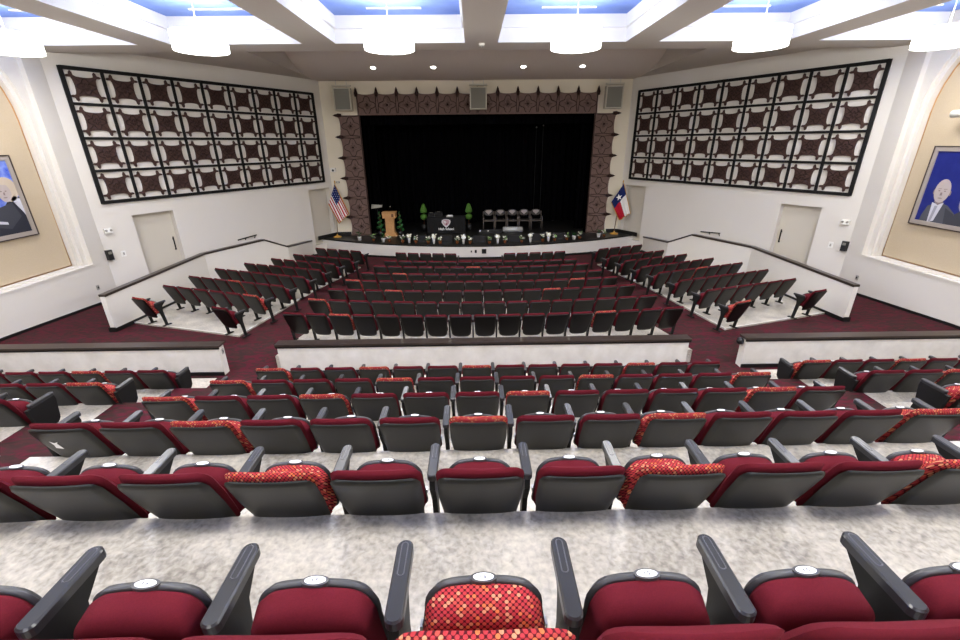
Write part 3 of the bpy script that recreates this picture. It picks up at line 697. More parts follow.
for p0, p1, o_, nm in ((SPL0, SPL1, OUTL, 'left'), (SPR0, SPR1, OUTR, 'right')):
    d = Vector((p1[0]-p0[0], p1[1]-p0[1])).normalized(); inw = -o_
    # local frame: x along wall away from stage, y into the room, z up
    t = thing('wall_grille', 'black metal grille of dark pronged ornaments on the %s angled wall' % nm, 'wall decoration', (p0[0], p0[1], 0))
    Mx = Matrix(((d.x, inw.x, 0, p0[0]), (d.y, inw.y, 0, p0[1]), (0, 0, 1, 0), (0, 0, 0, 1)))
    flip = Mx.to_3x3().determinant() < 0
    L0_, L1_, Z0_, Z1_ = 0.46, 8.90, -1.54, 1.98
    if flip:  # keep a proper rotation: x runs toward the stage
        Mx = Matrix(((-d.x, inw.x, 0, p0[0]), (-d.y, inw.y, 0, p0[1]), (0, 0, 1, 0), (0, 0, 0, 1))); L0_, L1_ = -8.90, -0.46
    t.matrix_world = Mx
    fb_ = MB(); nx, nz = 9, 4; bw = 0.036
    cwx, chz = (L1_-L0_)/nx, (Z1_-Z0_)/nz
    for i in range(nx+1):
        x = L0_+cwx*i; e_ = 1.4 if i in (0, nx) else 1; fb_.box(x-bw*e_, x+bw*e_, 0.02, 0.075, Z0_-bw, Z1_+bw, 'black_metal')
    for j in range(nz+1):
        z = Z0_+chz*j; e_ = 1.3 if j in (0, nz) else 1; fb_.box(L0_, L1_, 0.022, 0.072, z-bw*e_, z+bw*e_, 'black_metal')
    obj('frame', fb_, t)
    for i in range(nx):
        for j in range(nz): obj('ornament', orn_me, t, (L0_+cwx*(i+0.5), 0.015, Z0_+chz*(j+0.5)))
    # little fittings on the same wall
    def W(tt, zz, q=0.0, sgn=(-1 if flip else 1)): return Mx @ Vector((tt*sgn, q, zz))
    rz_ = math.atan2(Mx[1][0], Mx[0][0])
    tp = thing('emergency_light', 'white emergency light box on the %s wall above the black speaker' % nm, 'light', W(9.0, -2.36), rz_)
    b = MB(); b.box(-0.10, 0.10, 0, 0.09, -0.06, 0.08, 'white_plastic'); obj('housing', b, tp)
    for q in (-0.06, 0.06): b = MB(); b.blob((q, 0.09, 0.02), 0.035, 'grey_plastic'); obj('lamp_head', b, tp)
    tp = thing('wall_speaker', 'small black box speaker mounted by the corner of the %s wall' % nm, 'speaker', W(9.16, -3.06), rz_)
    b = MB(); b.prism([(-0.09, 0.02), (-0.07, 0.12), (0.07, 0.12), (0.09, 0.02)], -0.15, 0.15, 'black_plastic'); obj('cabinet', b, tp)
    b = MB(); b.box(-0.045, 0.045, 0.12, 0.126, 0.03, 0.11, 'grille_grey'); obj('tweeter', b, tp); b = MB(); b.box(-0.05, 0.05, 0, 0.05, -0.05, 0.05, 'black_metal'); obj('bracket', b, tp)
    tp = thing('wall_switch', 'small white switch plate between speaker and door, %s wall' % nm, 'switch', W(8.78, -3.10) , rz_)
    b = MB(); b.box(-0.06, 0.06, 0, 0.02, -0.09, 0.09, 'white_plastic'); obj('plate', b, tp); b = MB(); b.box(-0.02, 0.02, 0.02, 0.032, -0.04, 0.04, 'grey_plastic'); obj('toggle', b, tp)
    tp = thing('handrail', 'short black handrail bracket on the %s angled wall' % nm, 'handrail', W(4.72, -3.30), rz_)
    b = MB(); b.tube([(-0.45, 0.08, 0.0), (0.35, 0.08, -0.06)], 0.022, 'black_metal', 8); obj('rail', b, tp)
    b = MB(); b.tube([(0.0, 0, -0.12), (0.0, 0.08, -0.04)], 0.016, 'black_metal', 6); b.tube([(-0.4, 0, -0.12), (-0.4, 0.08, 0.0)], 0.016, 'black_metal', 6); obj('bracket', b, tp)
for s, x in ((-1, XL), (1, XR)):
    b = MB(); b.box(x-0.02, x+0.02, 12.50, 12.59, -3.94, -3.80, 'grey_plastic'); b.box(x-0.024, x+0.024, 12.52, 12.57, -3.90, -3.84, 'black_plastic')
    tag(obj('wall_outlet', b), 'small grey outlet low on the %s wall near the wing wall end' % ('left' if s < 0 else 'right'), 'outlet')

# ------------------------------------------------------------------ stage surround
t = thing('stage_surround', 'brown carved quatrefoil surround framing the black stage opening', 'stage surround', (0, FY-0.004, 0))
def tile_mesh(wt, ht):
    """carved tile in x-z, base at y=0 growing to -y; scalloped outer edge at +z"""
    b = MB(); n = 10
    top = [(wt/2-wt*i/n, ht/2 + 0.075*(abs(2*i/n-1)**2.5)) for i in range(n+1)]
    b.prism([(-wt/2, -ht/2), (wt/2, -ht/2)] + top, -0.10, 0.0, 'carved', 'y')
    b.box(-wt/2, wt/2, -0.135, -0.10, -ht/2, -ht/2+0.06, 'carved')
    for r0, amp, rr in ((0.30, 0.075, 0.014), (0.25, 0.065, 0.009)):
        b.tube([(x*wt/0.88, -0.105, z*ht/0.86-0.01) for x, z in ring4(r0, amp, 48)], rr, 'carved_dark' if rr > 0.01 else 'carved', 6, True)
    for k in range(8):
        a = k*PI/4; rr = 0.16 if k % 2 == 0 else 0.12; ca, sa = math.cos(a), math.sin(a)
        b.tube([(0.05*ca, -0.10, 0.05*sa-0.01), (rr*0.7*ca, -0.125, rr*0.7*sa-0.01), (rr*1.25*ca, -0.10, rr*1.25*sa-0.01)], [0.012, 0.035, 0.006], 'carved', 6)
    b.blob((0, -0.11, -0.01), 0.045, 'carved_dark', 10, 6)
    for sx_ in (-1, 1):
        b.tube([(sx_*wt*0.47, -0.10, -ht*0.42), (sx_*wt*0.43, -0.11, 0), (sx_*wt*0.47, -0.10, ht*0.42)], [0.02, 0.012, 0.02], 'carved_dark', 6)
    return b
TW = 0.872
top_me = tile_mesh(TW, 0.80).mesh('carved_panel')
side_me = tile_mesh(0.873, 0.90).mesh('carved_panel')
fin = MB(); fin.tube([(0, -0.09, -0.12), (0, -0.09, 0.02), (0, -0.09, 0.09), (0, -0.09, 0.14), (0, -0.09, 0.25)], [0.06, 0.085, 0.055, 0.05, 0.004], 'carved_dark', 8); fin_me = fin.mesh('finial')
zc = 1.17+0.40
for k in range(12): obj('carved_panel', top_me, t, (-4.99+TW*(k+0.5), -0.001, zc))
for k in range(13): obj('finial', fin_me, t, (-4.99+TW*k, 0, zc+0.44))
for s in (-1, 1):
    xi = PX0+0.02 if s < 0 else PX1-0.02
    for k in range(6):
        o = obj('carved_panel', side_me, t, (xi+s*0.45, -0.001, STZ+0.4365+0.873*k)); o.rotation_euler = (0, -PI/2 if s < 0 else PI/2, 0)
        f = obj('finial', fin_me, t, (xi+s*0.93, 0, STZ+0.873*(k+1))); f.rotation_euler = (0, -PI/2 if s < 0 else PI/2, 0)
    # plain inner reveal
    b = MB(); b.box(xi-0.04 if s < 0 else xi, xi if s < 0 else xi+0.04, -0.14, 0.0, STZ, PZT, 'carved_dark'); obj('reveal', b, t)

# loudspeakers above the opening
for nm, x, tilt in (('left', -5.47, 0.06), ('centre', 0.27, 0.0), ('right', 6.05, -0.06)):
    tp = thing('loudspeaker', 'cream loudspeaker with grey grille hung %s' % {'left': 'over the left corner of the stage opening', 'centre': 'over the middle of the stage opening', 'right': 'over the right corner of the stage opening'}[nm], 'speaker', (x, FY-0.55, 1.77), tilt, 'loudspeakers over the stage')
    b = MB(); b.box(-0.36, 0.36, 0.0, 0.36, -0.44, 0.42, 'speaker_cream'); obj('cabinet', b, tp)
    b = MB(); b.box(-0.31, 0.31, -0.012, 0.0, -0.40, 0.38, 'grille_grey'); obj('grille', b, tp)
    b = MB(); b.box(-0.38, 0.38, 0.02, 0.14, 0.47, 0.53, 'speaker_cream')
    for q in (-0.22, 0.22): b.tube([(q, 0.1, 0.42), (q, 0.1, 0.725)], 0.012, 'steel', 6)
    obj('bracket', b, tp)

# black curtains
def curtain(nm, lab, x0, x1, y, z0, z1, nw, amp=0.09):
    b = MB(); n = nw*8; P = []
    for i in range(n+1):
        x = x0+(x1-x0)*i/n; yy = y+amp*math.sin(2*PI*i/8)+0.04*math.sin(i*0.37)
        P.append((x, yy))
    for i in range(n):
        (a, ya), (c, yc_) = P[i], P[i+1]
        b.raw([(a, ya, z0), (c, yc_, z0), (c, yc_, z1), (a, ya, z1)], [(0, 1, 2, 3)], 'curtain', True)
        b.raw([(a, ya+0.02, z0), (c, yc_+0.02, z0), (c, yc_+0.02, z1), (a, ya+0.02, z1)], [(3, 2, 1, 0)], 'curtain', True)
    tag(obj('stage_curtain', b), lab, 'curtain')
curtain('c', 'wide black pleated curtain closing off the back of the stage', -7.2, 7.6, 24.6, STZ+0.02, 3.6, 44)
curtain('c', 'narrow black side curtain at the left of the stage', -6.6, -4.55, 22.2, STZ+0.02, 3.6, 9)
curtain('c', 'narrow black side curtain at the right of the stage', 5.05, 6.9, 22.2, STZ+0.02, 3.6, 9)
curtain('c', 'short black curtain border across the top of stage opening', -6.6, 7.0, 21.9, 0.8, 3.6, 40, 0.05)
for k, (x, zt2) in enumerate(((3.27, 0.72), (3.62, 0.80))):
    b = MB(); b.tube([(x, 24.3, STZ+0.6), (x, 24.3, zt2)], 0.012, 'cord_dark', 5); b.blob((x, 24.28, zt2), 0.04, 'steel')
    tag(obj('curtain_cord', b), 'thin pale cord hanging down the black backdrop, %s of the pair' % ('left' if k == 0 else 'right'), 'cord', 'curtain cords')

# flags
def flag(nm, lab, cx, quad, kind):
    """quad: hoist top, hoist bottom, fly top, fly bottom as (x, z)"""
    t = thing(nm, lab, 'flag', (cx, FY-0.45, STZ)); y0 = 0
    ht_, hb_, ft_, fb2 = [Vector((q[0]-cx, q[1]-STZ)) for q in quad]
    b = MB(); b.lathe([(0.19, 0), (0.19, 0.03), (0.08, 0.06), (0.03, 0.10), (0.02, 0.14)], 'gold', 20); obj('base', b, t)
    b = MB(); b.tube([(0, 0.05, 0.1), (ht_.x-0.01, 0.05, ht_.y+0.02)], 0.018, 'podium_dark', 8); b.blob((ht_.x-0.01, 0.05, ht_.y+0.08), (0.03, 0.03, 0.07), 'gold'); obj('pole', b, t)
    b = MB(); nu, nv = 26, 26
    def P(u, v):
        p = (ht_*(1-v)+hb_*v)*(1-u) + (ft_*(1-v)+fb2*v)*u
        yy = -0.03 - 0.05*math.sin(v*PI*5+u*1.5)*(0.3+0.7*u) - 0.04*u
        return (p.x, yy, p.y)
    for i in range(nu):
        for j in range(nv):
            u, v = (i+.5)/nu, (j+.5)/nv
            if kind == 'stripes':
                m_ = 'flag_blue' if (u < 0.42 and v < 7/13) else ('flag_red' if int(v*13) % 2 == 0 else 'flag_white')
            else:
                m_ = 'flag_blue' if u < 0.36 else ('flag_white' if v < 0.5 else 'flag_red')
            q = [P(i/nu, j/nv), P((i+1)/nu, j/nv), P((i+1)/nu, (j+1)/nv), P(i/nu, (j+1)/nv)]
            b.raw(q, [(0, 1, 2, 3)], m_, True)
    for u0, v0, u1, v1 in ((1, 0, 1, 1), (0, 1, 1, 1), (0, 0, 1, 0)):
        b.tube([P(u0+(u1-u0)*k/20, v0+(v1-v0)*k/20) for k in range(21)], 0.016, 'gold', 5)
    def star(u, v, r):
        c = Vector(P(u, v)); pts = []
        for k in range(10):
            a = PI/2+k*PI/5+0.3; rr = r if k % 2 == 0 else r*0.4; pts.append((c.x+rr*math.cos(a), c.z+rr*math.sin(a)))
        b.prism(pts, c.y-0.02, c.y-0.004, 'flag_white', 'y')
    if kind == 'stripes':
        for i in range(5):
            for j in range(4): star(0.05+0.085*i, 0.07+0.125*j, 0.014)
    else: star(0.18, 0.5, 0.15)
    obj('flag_cloth', b, t)
def px(x, y, Y):   # a picture point at a known distance
    d = fw + rt2*((x-480)/F_PX) + up2*((320-y)/F_PX); d = d*(Y/d.y); return (d.x, d.z)
Yf = FY-0.45
flag('national_flag', 'red and white striped flag with starred blue canton on pole', -6.45, [px(334.8, 184, Yf), px(328.8, 204, Yf), px(349.6, 213, Yf), px(339.3, 223.5, Yf)], 'stripes')
flag('state_flag', 'blue, white and red flag with a single white star on pole', 6.68, [px(623.8, 183.5, Yf), px(611, 202, Yf), px(629.6, 213, Yf), px(619, 220, Yf)], 'lone')

# ------------------------------------------------------------------ things on the stage
def ST(x, y): return (x, y, STZ)
t = thing('podium', 'light wooden pedestal lectern at the left of the stage', 'lectern', ST(-3.96, 21.0)); t.scale = (0.84, 0.84, 0.80)
b = MB(); b.box(-0.38, 0.38, -0.28, 0.28, 0, 0.07, 'podium_wood'); b.box(-0.32, 0.32, -0.23, 0.23, 0.07, 0.17, 'podium_wood'); b.box(-0.27, 0.27, -0.2, 0.2, 0.17, 0.20, 'podium_wood'); obj('base', b, t)
b = MB(); b.box(-0.24, 0.24, -0.18, 0.18, 0.20, 1.05, 'podium_wood')
for k in range(4): b.box(-0.20+0.105*k, -0.13+0.105*k, -0.19, -0.18, 0.26, 0.99, 'podium_wood')
obj('column', b, t)
b = MB(); b.box(-0.36, 0.36, -0.27, 0.27, 1.05, 1.36, 'podium_wood'); b.box(-0.38, 0.38, -0.29, 0.29, 1.36, 1.39, 'podium_wood'); b.box(0.14, 0.26, -0.275, -0.27, 1.12, 1.30, 'podium_dark'); obj('desk_box', b, t)
b = MB(); b.tube([(-0.05, 0.1, 1.39), (0.0, 0.0, 1.6), (0.08, -0.08, 1.68)], 0.012, 'black_metal', 6); b.blob((0.09, -0.09, 1.7), 0.03, 'grey_plastic'); obj('microphone', b, t)
t = thing('music_stand', 'grey tilted stand at the left edge of the stage', 'stand', ST(-4.62, 21.5)); t.scale = (0.8, 0.8, 0.84)
b = MB(); b.prism([(-0.35, 1.42), (0.30, 1.50), (0.33, 1.62), (-0.30, 1.66)], -0.02, 0.02, 'grey_plastic', 'y'); obj('desk', b, t)
b = MB(); b.tube([(0, 0.03, 0), (0, 0.03, 1.5)], 0.02, 'black_metal', 8); b.box(-0.2, 0.2, 0, 0.05, 0, 0.03, 'black_metal'); obj('stand_leg', b, t)
def pot(t_, h=0.30, r=0.15, m='black_plastic'):
    b = MB(); b.lathe([(r*0.75, 0), (r, h), (r*0.9, h), (r*0.85, h-0.04)], m, 16); obj('pot', b, t_)
for nm, x, y in (('left of the wooden lectern', -4.44, 21.0), ('right of the wooden lectern', -3.50, 21.0)):
    t = thing('spiral_topiary', 'dark green spiral topiary in pot, %s' % nm, 'plant', ST(x, y), 0, 'spiral topiaries beside the lectern'); pot(t, 0.22); t.scale = (0.85, 0.85, 0.88)
    b = MB(); path, rad = [], []
    for k in range(60):
        a = k*0.42; f_ = k/59; path.append(((0.13*(1-f_)+0.015)*math.cos(a), (0.13*(1-f_)+0.015)*math.sin(a), 0.30+0.98*f_)); rad.append(0.085*(1-f_*0.7)*(1+random.uniform(-.15, .15)))
    b.tube(path, rad, 'leaf', 8); obj('foliage', b, t)
    b = MB(); b.tube([(0, 0, 0.15), (0, 0, 1.2)], 0.015, 'podium_dark', 6); obj('stem', b, t)
for nm, x, y in (('left of the black table', -2.46, 22.0), ('right of the black table', -0.24, 22.0)):
    t = thing('ball_topiary', 'bright green cone and ball topiary, %s' % nm, 'plant', ST(x, y), 0, 'topiaries beside the black table'); pot(t, 0.42, 0.16); t.scale = (0.88, 0.88, 0.80)
    b = MB(); b.blob((0, 0, 0.88), 0.19, 'leaf_light', 16, 12, 0.05); obj('foliage_ball', b, t)
    b = MB(); b.lathe([(0.13, 1.12), (0.19, 1.16), (0.195, 1.25), (0.14, 1.45), (0.08, 1.62), (0.02, 1.68)], 'leaf_light', 16); obj('foliage_cone', b, t)
    b = MB(); b.tube([(0, 0, 0.3), (0, 0, 1.3)], 0.018, 'podium_dark', 6); obj('stem', b, t)
t = thing('draped_table', 'table under black cloth with pale shield crest on its front', 'table', ST(-1.33, 21.7))
b = MB(); n = 40; P = []
for sx_, sy_, ex, ey in ((-0.92, -0.36, 0.92, -0.36), (0.92, -0.36, 0.92, 0.36), (0.92, 0.36, -0.92, 0.36), (-0.92, 0.36, -0.92, -0.36)):
    for k in range(12):
        f_ = k/12; w_ = 0.012*math.sin(k*2.2); P.append((sx_+(ex-sx_)*f_ + (w_ if sx_ == ex else 0), sy_+(ey-sy_)*f_ + (w_ if sy_ == ey else 0)))
b.prism(P, 0.02, 0.76, 'table_cloth'); obj('cloth', b, t)
b = MB()
shp = [(-0.20, 0.66), (-0.10, 0.70), (0.0, 0.71), (0.10, 0.70), (0.20, 0.66), (0.215, 0.56), (0.15, 0.44), (0.06, 0.35), (0.0, 0.31), (-0.06, 0.35), (-0.15, 0.44), (-0.215, 0.56)]
b.prism([(x, z-0.02) for x, z in reversed(shp)], -0.385, -0.372, 'crest_white', 'y')
b.prism([(x*0.75, 0.53+(z-0.53)*0.75) for x, z in reversed(shp)], -0.390, -0.385, 'crest_pink', 'y')
b.prism([(-0.12, 0.62), (-0.02, 0.60), (0.02, 0.50), (-0.06, 0.48), (-0.13, 0.55)][::-1], -0.394, -0.390, 'crest_white', 'y')
b.prism([(0.0, 0.50), (0.05, 0.49), (0.05, 0.43), (0.0, 0.42)][::-1], -0.396, -0.390, 'crest_red', 'y'); obj('crest', b, t)
fc = bpy.data.curves.new('lettering', 'FONT'); fc.body = 'High School'; fc.size = 0.155; fc.align_x = 'CENTER'; fc.extrude = 0.004; fc.offset = 0.003
tmp = bpy.data.objects.new('lettering', fc); COL.objects.link(tmp)
me = bpy.data.meshes.new_from_object(tmp.evaluated_get(bpy.context.evaluated_depsgraph_get())); COL.objects.unlink(tmp); bpy.data.objects.remove(tmp)
me.materials.clear(); me.materials.append(MATS['plate_white'])
o = obj('lettering', me, t, (0, -0.385, 0.17)); o.rotation_euler = (PI/2, 0, 0)
for k, (x, w_, h_, lab) in enumerate(((-0.72, 0.30, 0.16, 'dark equipment box at the left end of the black table'), (-0.38, 0.36, 0.20, 'taller dark equipment box on the black table'))):
    b = MB(); b.box(-w_/2, w_/2, -0.15, 0.15, 0, h_, 'black_plastic'); b.box(-w_/2+0.02, w_/2-0.02, -0.155, -0.15, 0.02, h_-0.02, 'leg_black'); b.tube([(-0.06, 0, h_), (-0.05, 0, h_+0.03), (0.05, 0, h_+0.03), (0.06, 0, h_)], 0.008, 'grey_plastic', 5)
    o = tag(obj('equipment_box', b), lab, 'box'); o.location = (-1.33+x, 21.75, STZ+0.76)
b = MB(); b.box(-0.16, 0.16, -0.1, 0.1, 0, 0.05, 'silver'); b.box(-0.10, 0.14, -0.08, 0.06, 0.05, 0.08, 'plate_white')
o = tag(obj('paper_stack', b), 'small pale stack of papers lying on the black table', 'papers'); o.location = (-1.33+0.17, 21.6, STZ+0.76)
def stage_chair(x, lab):
    t = thing('guest_chair', lab, 'chair', ST(x, 22.3), 0, 'armchairs in a row on the stage'); t.scale = (0.97, 1, 1)
    b = MB(); b.prism([(0.235*math.copysign(abs(math.cos(a))**0.7, math.cos(a)), 0.80+0.15*math.copysign(abs(math.sin(a))**0.8, math.sin(a))) for a in [2*PI*k/24 for k in range(24)]], 0.24, 0.28, 'chair_pad', 'y')
    obj('backrest', b, t)
    b = MB(); b.prism([(-0.17, 0.86), (0.0, 0.70), (0.17, 0.86), (0.10, 0.92), (-0.10, 0.92)], 0.232, 0.24, 'chair_sheen', 'y'); obj('back_sheen', b, t)  # sheen on the backrest, painted as a paler raised patch
    b = MB(); b.prism([(-0.24, -0.22), (0.24, -0.22), (0.25, 0.22), (-0.25, 0.22)], 0.42, 0.48, 'chair_pad'); obj('seat', b, t)
    for sx_ in (-1, 1):
        for yy in (-0.22, 0.24):
            b = MB(); b.tube([(sx_*0.28, yy, 0), (sx_*0.27, yy*0.95, 0.60 if yy < 0 else 0.86)], 0.022, 'chair_frame', 8); obj('leg', b, t)
        b = MB(); b.tube([(sx_*0.27, -0.24, 0.60), (sx_*0.28, 0.22, 0.66)], 0.026, 'chair_frame', 8); obj('armrest', b, t)
    b = MB(); b.tube([(-0.26, -0.23, 0.45), (0.26, -0.23, 0.45)], 0.022, 'chair_frame', 8); obj('seat_rail', b, t)
for k in range(5): stage_chair(0.76+0.60*k, 'dark armchair on the stage, %s of five from the left' % ordinal(k+1))
b = MB(); b.tube([(-0.48, 0, 0.13), (0.48, 0, 0.13)], 0.13, 'silver', 18); b.box(-0.3, 0.3, -0.1, 0.1, 0, 0.03, 'black_plastic')
o = tag(obj('silver_roll', b), 'silver cylinder lying on the stage before the armchairs', 'roll'); o.location = ST(1.9, 21.5)
b = MB(); b.box(-0.55, 0.55, -0.12, 0.12, 0, 0.16, 'black_plastic'); b.blob((-0.5, -0.12, 0.1), 0.035, 'plate_white'); b.blob((-0.1, -0.12, 0.1), 0.03, 'plate_white')
o = tag(obj('equipment_case', b), 'long low black case lying left of the silver cylinder', 'case'); o.location = ST(0.80, 21.45)
# wedge monitors and planters along the lip
def lipx(xp, yp=240):   # where a picture column meets the stage lip
    d = fw + rt2*((xp-480)/F_PX) + up2*((320-yp)/F_PX); d = d*(STZ/d.z)
    x = d.x/d.y*19.0
    for _ in range(8): x = d.x/d.y*lip(x)
    return x
for k, xp in enumerate((418.7, 445.5, 479.7, 515, 537.5, 561)):
    x = lipx(xp); b = MB(); b.prism([(-0.22, 0), (0.22, 0), (0.22, 0.10), (-0.02, 0.30), (-0.22, 0.30)], -0.28, 0.28, 'black_plastic', 'x'); b.prism([(-0.14, 0.0), (0.14, 0.0), (0.14, 0.004), (-0.14, 0.004)], 0, 0.4, 'leg_black', 'z') if False else None
    o = tag(obj('stage_monitor', b), 'black wedge monitor on the stage lip, %s of six from the left' % ordinal(k+1), 'speaker', 'wedge monitors along the stage lip'); o.location = (x, lip(x)+0.75, STZ)
pots = [(358, 'w'), (372, 'g'), (382, 'w'), (388, 't'), (401.5, 't'), (408.2, 'W'), (415, 't'), (427.5, 't'), (433.2, 'W'), (439.5, 't'), (456.8, 't'), (463.3, 'W'), (470, 't'), (489.7, 'g'), (498, 'W'), (505.5, 't'),
        (522.5, 'g'), (531.3, 'W'), (543.8, 't'), (549.6, 'W'), (556, 'g'), (568.2, 'g'), (575.4, 'w'), (581, 't'), (600, 'w'), (605.5, 'g')]
kinds = {'w': 'small plant in round white pot', 'W': 'white poinsettia in tall white pot', 't': 'white-flowered plant in terracotta pot', 'g': 'pale green leafy plant in brown pot'}
cnt = {}
tot = {k: sum(1 for p in pots if p[1] == k) for k in kinds}
for xp, kd in pots:
    x = lipx(xp); cnt[kd] = cnt.get(kd, 0)+1
    t = thing('potted_plant', '%s on stage lip, %s of %s from left' % (kinds[kd], ordinal(cnt[kd]), ['', 'one', 'two', 'three', 'four', 'five', 'six', 'seven', 'eight', 'nine', 'ten', 'eleven'][tot[kd]]), 'plant', (x, lip(x)+0.30, STZ), random.uniform(0, 6), 'potted plants along the stage lip'); t.scale = (0.84, 0.84, 0.95)
    b = MB(); ph = {'w': 0.17, 'W': 0.20, 't': 0.12, 'g': 0.10}[kd]; pr = {'w': 0.11, 'W': 0.075, 't': 0.085, 'g': 0.08}[kd]
    b.lathe([(pr*0.7, 0), (pr, ph*0.9), (pr*1.1, ph), (pr*0.9, ph)], 'pot_white' if kd in 'wW' else 'terracotta', 14); obj('pot', b, t)
    b = MB(); lm = 'leaf' if kd == 'w' else ('leaf_pale' if kd in 'gt' else 'petal')
    for q in range(12 if kd != 'g' else 8):
        a = q*2.4; r_ = random.uniform(0.04, 0.12) if kd != 'W' else random.uniform(0.05, 0.12); z = ph+random.uniform(0.04, 0.22)
        c = Vector((r_*math.cos(a), r_*math.sin(a), z)); s_ = Vector((-math.sin(a), math.cos(a), 0))*0.04; u_ = Vector((math.cos(a), math.sin(a), 0.4))*0.07
        m_ = 'petal' if (kd == 'W' and q % 4) or (kd == 't' and q % 3) or (kd == 'g' and q % 3 == 0) else lm
        b.raw([c-u_, c+s_, c+u_, c-s_, c+Vector((0, 0, 0.015))], [(0, 1, 4), (1, 2, 4), (2, 3, 4), (3, 0, 4), (3, 2, 1, 0)], m_)
    if kd == 'W': b.blob((0, 0, ph+0.10), (0.12, 0.12, 0.09), 'petal', 10, 6, 0.25)
    obj('foliage', b, t)
    b = MB(); b.tube([(0, 0, ph*0.8), (0.01, 0, ph+0.12)], 0.01, 'leaf', 5); obj('stem', b, t)
for k, (xp, w_, h_, c_) in enumerate(((471.2, 0.035, 0.05, 'grey_plastic'), (475.6, 0.045, 0.065, 'black_plastic'), (484, 0.10, 0.10, 'black_plastic'))):
    x = lipx(xp); b = MB(); b.box(x-w_, x+w_, lip(x)-0.02, lip(x)+0.02, -4.34-h_, -4.34+h_, c_); b.box(x-w_*0.6, x+w_*0.6, lip(x)-0.024, lip(x)-0.019, -4.34-h_*0.6, -4.34+h_*0.6, 'leg_black')
    tag(obj('stage_outlet', b), ['small grey', 'small black', 'large square black'][k] + ' connector plate on the white stage front', 'outlet')
# small boxes on the front wall left of the opening
b = MB(); b.box(-6.48, -6.26, FY-0.12, FY, -1.16, -0.99, 'white_plastic'); b.blob((-6.37, FY-0.12, -1.10), 0.05, 'black_plastic'); tag(obj('security_camera', b), 'white wall box with dark lens left of the carved surround', 'camera')
b = MB(); b.box(-6.30, -6.16, FY-0.06, FY, -1.66, -1.58, 'grey_plastic'); b.blob((-6.23, FY-0.06, -1.62), 0.03, 'white_plastic'); tag(obj('wall_sensor', b), 'tiny grey sensor on the front wall above the striped flag', 'sensor')

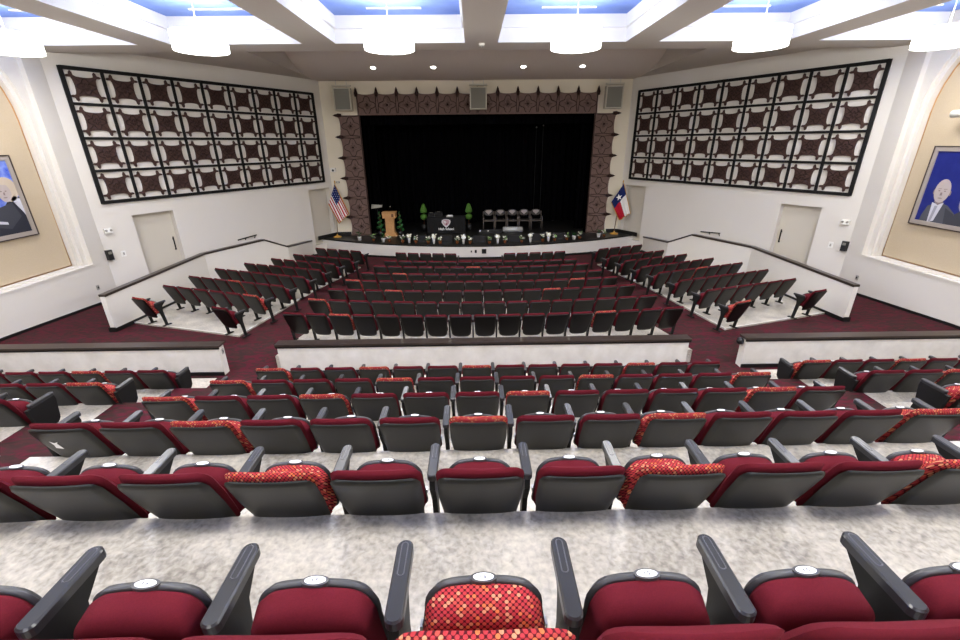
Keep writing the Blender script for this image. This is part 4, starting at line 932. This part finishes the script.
# ------------------------------------------------------------------ framed portraits in the alcoves
def portrait(side):
    s = -1 if side == 'left' else 1; x = (XL-0.35) if s < 0 else (XR+0.35)
    y1 = 11.72 if s < 0 else 11.88; wd, z0, z1 = 2.2, -2.13, -0.17
    t = thing('framed_portrait', {'left': 'framed portrait of a fair-haired person in dark suit, left alcove', 'right': 'framed portrait of a bald person in grey suit, right alcove'}[side], 'picture', (x, y1, z0))
    # local: u runs away from the stage, d towards the room
    T = lambda q: Vector((-s*q.y, -q.x, q.z))
    h = z1-z0
    def band(o, w_, m, d):
        b = MB(); b.box(o, wd-o, 0, d, o, o+w_, m, T); b.box(o, wd-o, 0, d, h-o-w_, h-o, m, T); b.box(o, o+w_, 0, d, o+w_, h-o-w_, m, T); b.box(wd-o-w_, wd-o, 0, d, o+w_, h-o-w_, m, T); return b
    obj('frame_edge', band(0, 0.025, 'frame_dark', 0.07), t); obj('frame', band(0.025, 0.10, 'frame_silver', 0.055), t)
    b = MB(); o_ = 0.12; b.box(o_, wd-o_, 0, 0.03, o_, h-o_, 'art_blue' if s < 0 else 'art_navy', T)
    def poly(pts, lv, m): 
        if s < 0: pts = [((u-0.73)*0.88+0.33, (v-1.22)*0.88+0.98) for u, v in pts]
        else: pts = [((u-0.40)*0.85+0.46, (v-1.22)*0.92+0.78) for u, v in pts]
        q = []
        for u, v in pts:
            c = (o_+min(max(u, 0), wd-2*o_), o_+min(max(v, 0), h-2*o_))
            if not q or abs(c[0]-q[-1][0])+abs(c[1]-q[-1][1]) > 1e-4: q.append(c)
        if len(q) < 3: return
        b.prism(q, 0.03+0.0015*lv, 0.0315+0.0015*lv, m, 'y', T)
    def ell(cu, cv, ru, rv, lv, m, n=24): poly([(cu+ru*math.cos(2*PI*k/n), cv+rv*math.sin(2*PI*k/n)) for k in range(n)], lv, m)
    if s < 0:
        poly([(0.0, 0.0), (0.0, 0.42), (0.10, 0.98), (0.30, 1.08), (0.72, 1.0), (1.1, 0.62), (1.5, 0.55), (1.93, 0.0)], 1, 'art_suit')
        poly([(0.25, 1.02), (0.30, 0.55), (0.42, 0.70), (0.62, 1.04), (0.50, 1.12)], 2, 'art_shirt')
        ell(0.62, 1.30, 0.30, 0.33, 2, 'art_hair'); ell(0.73, 1.22, 0.19, 0.25, 3, 'art_skin'); poly([(0.50, 1.48), (0.62, 1.42), (0.80, 1.44), (0.92, 1.36), (0.90, 1.52), (0.70, 1.62), (0.52, 1.58)], 4, 'art_hair')
        for du in (-0.06, 0.07): ell(0.74+du, 1.26, 0.028, 0.016, 5, 'art_skin_dark', 10)
        poly([(0.72, 1.23), (0.76, 1.23), (0.77, 1.16), (0.73, 1.15)], 5, 'art_skin_dark'); ell(0.75, 1.09, 0.06, 0.014, 5, 'art_skin_dark', 12)
        poly([(0.62, 0.95), (1.2, 0.80), (1.3, 0.35), (0.9, 0.25), (0.5, 0.55)], 3, 'art_suit_mid'); poly([(0.95, 0.45), (1.25, 0.52), (1.25, 0.44), (0.95, 0.38)], 4, 'art_shirt')
    else:
        poly([(0.0, 0.0), (0.02, 0.55), (0.12, 0.80), (0.42, 0.92), (0.70, 0.86), (0.98, 0.66), (1.3, 0.5), (1.9, 0.0)], 1, 'art_suit_grey')
        poly([(0.22, 0.90), (0.26, 0.30), (0.32, 0.05), (0.44, 0.42), (0.56, 0.92), (0.40, 0.86)], 2, 'art_shirt'); poly([(0.33, 0.82), (0.29, 0.12), (0.36, 0.10), (0.42, 0.82)], 3, 'art_tie')
        poly([(0.27, 0.92), (0.28, 1.05), (0.50, 1.05), (0.54, 0.92), (0.40, 0.84)], 4, 'art_skin_dark')
        ell(0.40, 1.22, 0.23, 0.31, 5, 'art_skin'); ell(0.17, 1.18, 0.03, 0.07, 4, 'art_skin_dark', 12); ell(0.64, 1.18, 0.03, 0.07, 4, 'art_skin_dark', 12)
        for du in (-0.08, 0.09): ell(0.39+du, 1.22, 0.032, 0.016, 6, 'art_skin_dark', 10); poly([(0.34+du, 1.26), (0.44+du, 1.27), (0.44+du, 1.285), (0.34+du, 1.275)], 6, 'art_skin_dark')
        poly([(0.37, 1.18), (0.42, 1.18), (0.43, 1.10), (0.36, 1.10)], 6, 'art_skin_dark'); ell(0.40, 1.03, 0.07, 0.014, 6, 'art_skin_dark', 12)
        poly([(0.66, 0.80), (0.95, 0.66), (1.0, 0.20), (0.75, 0.25)], 2, 'art_suit_mid')
        ell(1.2, 1.0, 0.20, 0.28, 5, 'art_skin'); poly([(0.95, 0.1), (0.97, 0.66), (1.1, 0.76), (1.4, 0.74), (1.6, 0.1)], 4, 'art_suit_mid')
    obj('picture', b, t)
portrait('left'); portrait('right')
t = thing('picture_light', 'white cylindrical fixture above the right alcove portrait', 'light', (XR+0.33, 11.3, 0.55))
b = MB(); b.tube([(-0.30, 0.16, 0), (-0.30, -0.9, 0)], 0.085, 'white_plastic', 18); obj('tube', b, t)
b = MB(); b.tube([(0, -0.3, 0), (-0.3, -0.3, 0)], 0.02, 'white_plastic', 8); obj('bracket', b, t)

# small things by the parapets
t = thing('wall_fixture', 'round black fixture on the end of the right parapet', 'fixture', (5.56, 8.20, -3.86))
b = MB(); b.tube([(0.0, 0, 0), (-0.02, 0, 0)], 0.03, 'black_metal', 12); b.blob((-0.05, -0.02, 0), (0.07, 0.08, 0.08), 'black_plastic', 14, 10); obj('body', b, t)
b = MB(); b.blob((-0.11, -0.04, 0), 0.02, 'leg_black'); obj('lens', b, t)
b = MB(); b.box(-5.205, -5.19, 8.14, 8.20, -3.98, -3.86, 'grey_plastic'); b.box(-5.19, -5.186, 8.155, 8.185, -3.95, -3.89, 'black_plastic'); tag(obj('wall_outlet', b), 'small dark outlet on the end of the left parapet', 'outlet')
def litter(x, y, side):
    zf = slabz(y)
    t = thing('water_bottle', 'clear plastic bottle lying under the %s end seat beyond centre parapet' % side, 'bottle', (x, y, zf+0.035), 0.3)
    b = MB(); b.tube([(-0.10, 0, 0), (0.05, 0, 0), (0.08, 0, 0), (0.10, 0, 0)], [0.032, 0.032, 0.014, 0.014], 'clear_blue', 10); obj('body', b, t)
    b = MB(); b.tube([(0.10, 0, 0), (0.12, 0, 0)], 0.016, 'plate_white', 10); obj('cap', b, t)
    b = MB(); b.blob((0, 0, 0.035), (0.05, 0.04, 0.035), 'yellow', 10, 6, 0.15); o = tag(obj('yellow_wrapper', b), 'crumpled yellow wrapper on floor beside the %s plastic bottle' % side, 'wrapper'); o.location = (x+(0.16 if side == 'right' else -0.2), y+0.03, zf)
litter(4.12, 8.62, 'right'); litter(-3.70, 8.62, 'left')
print('SEATS', NSEAT)
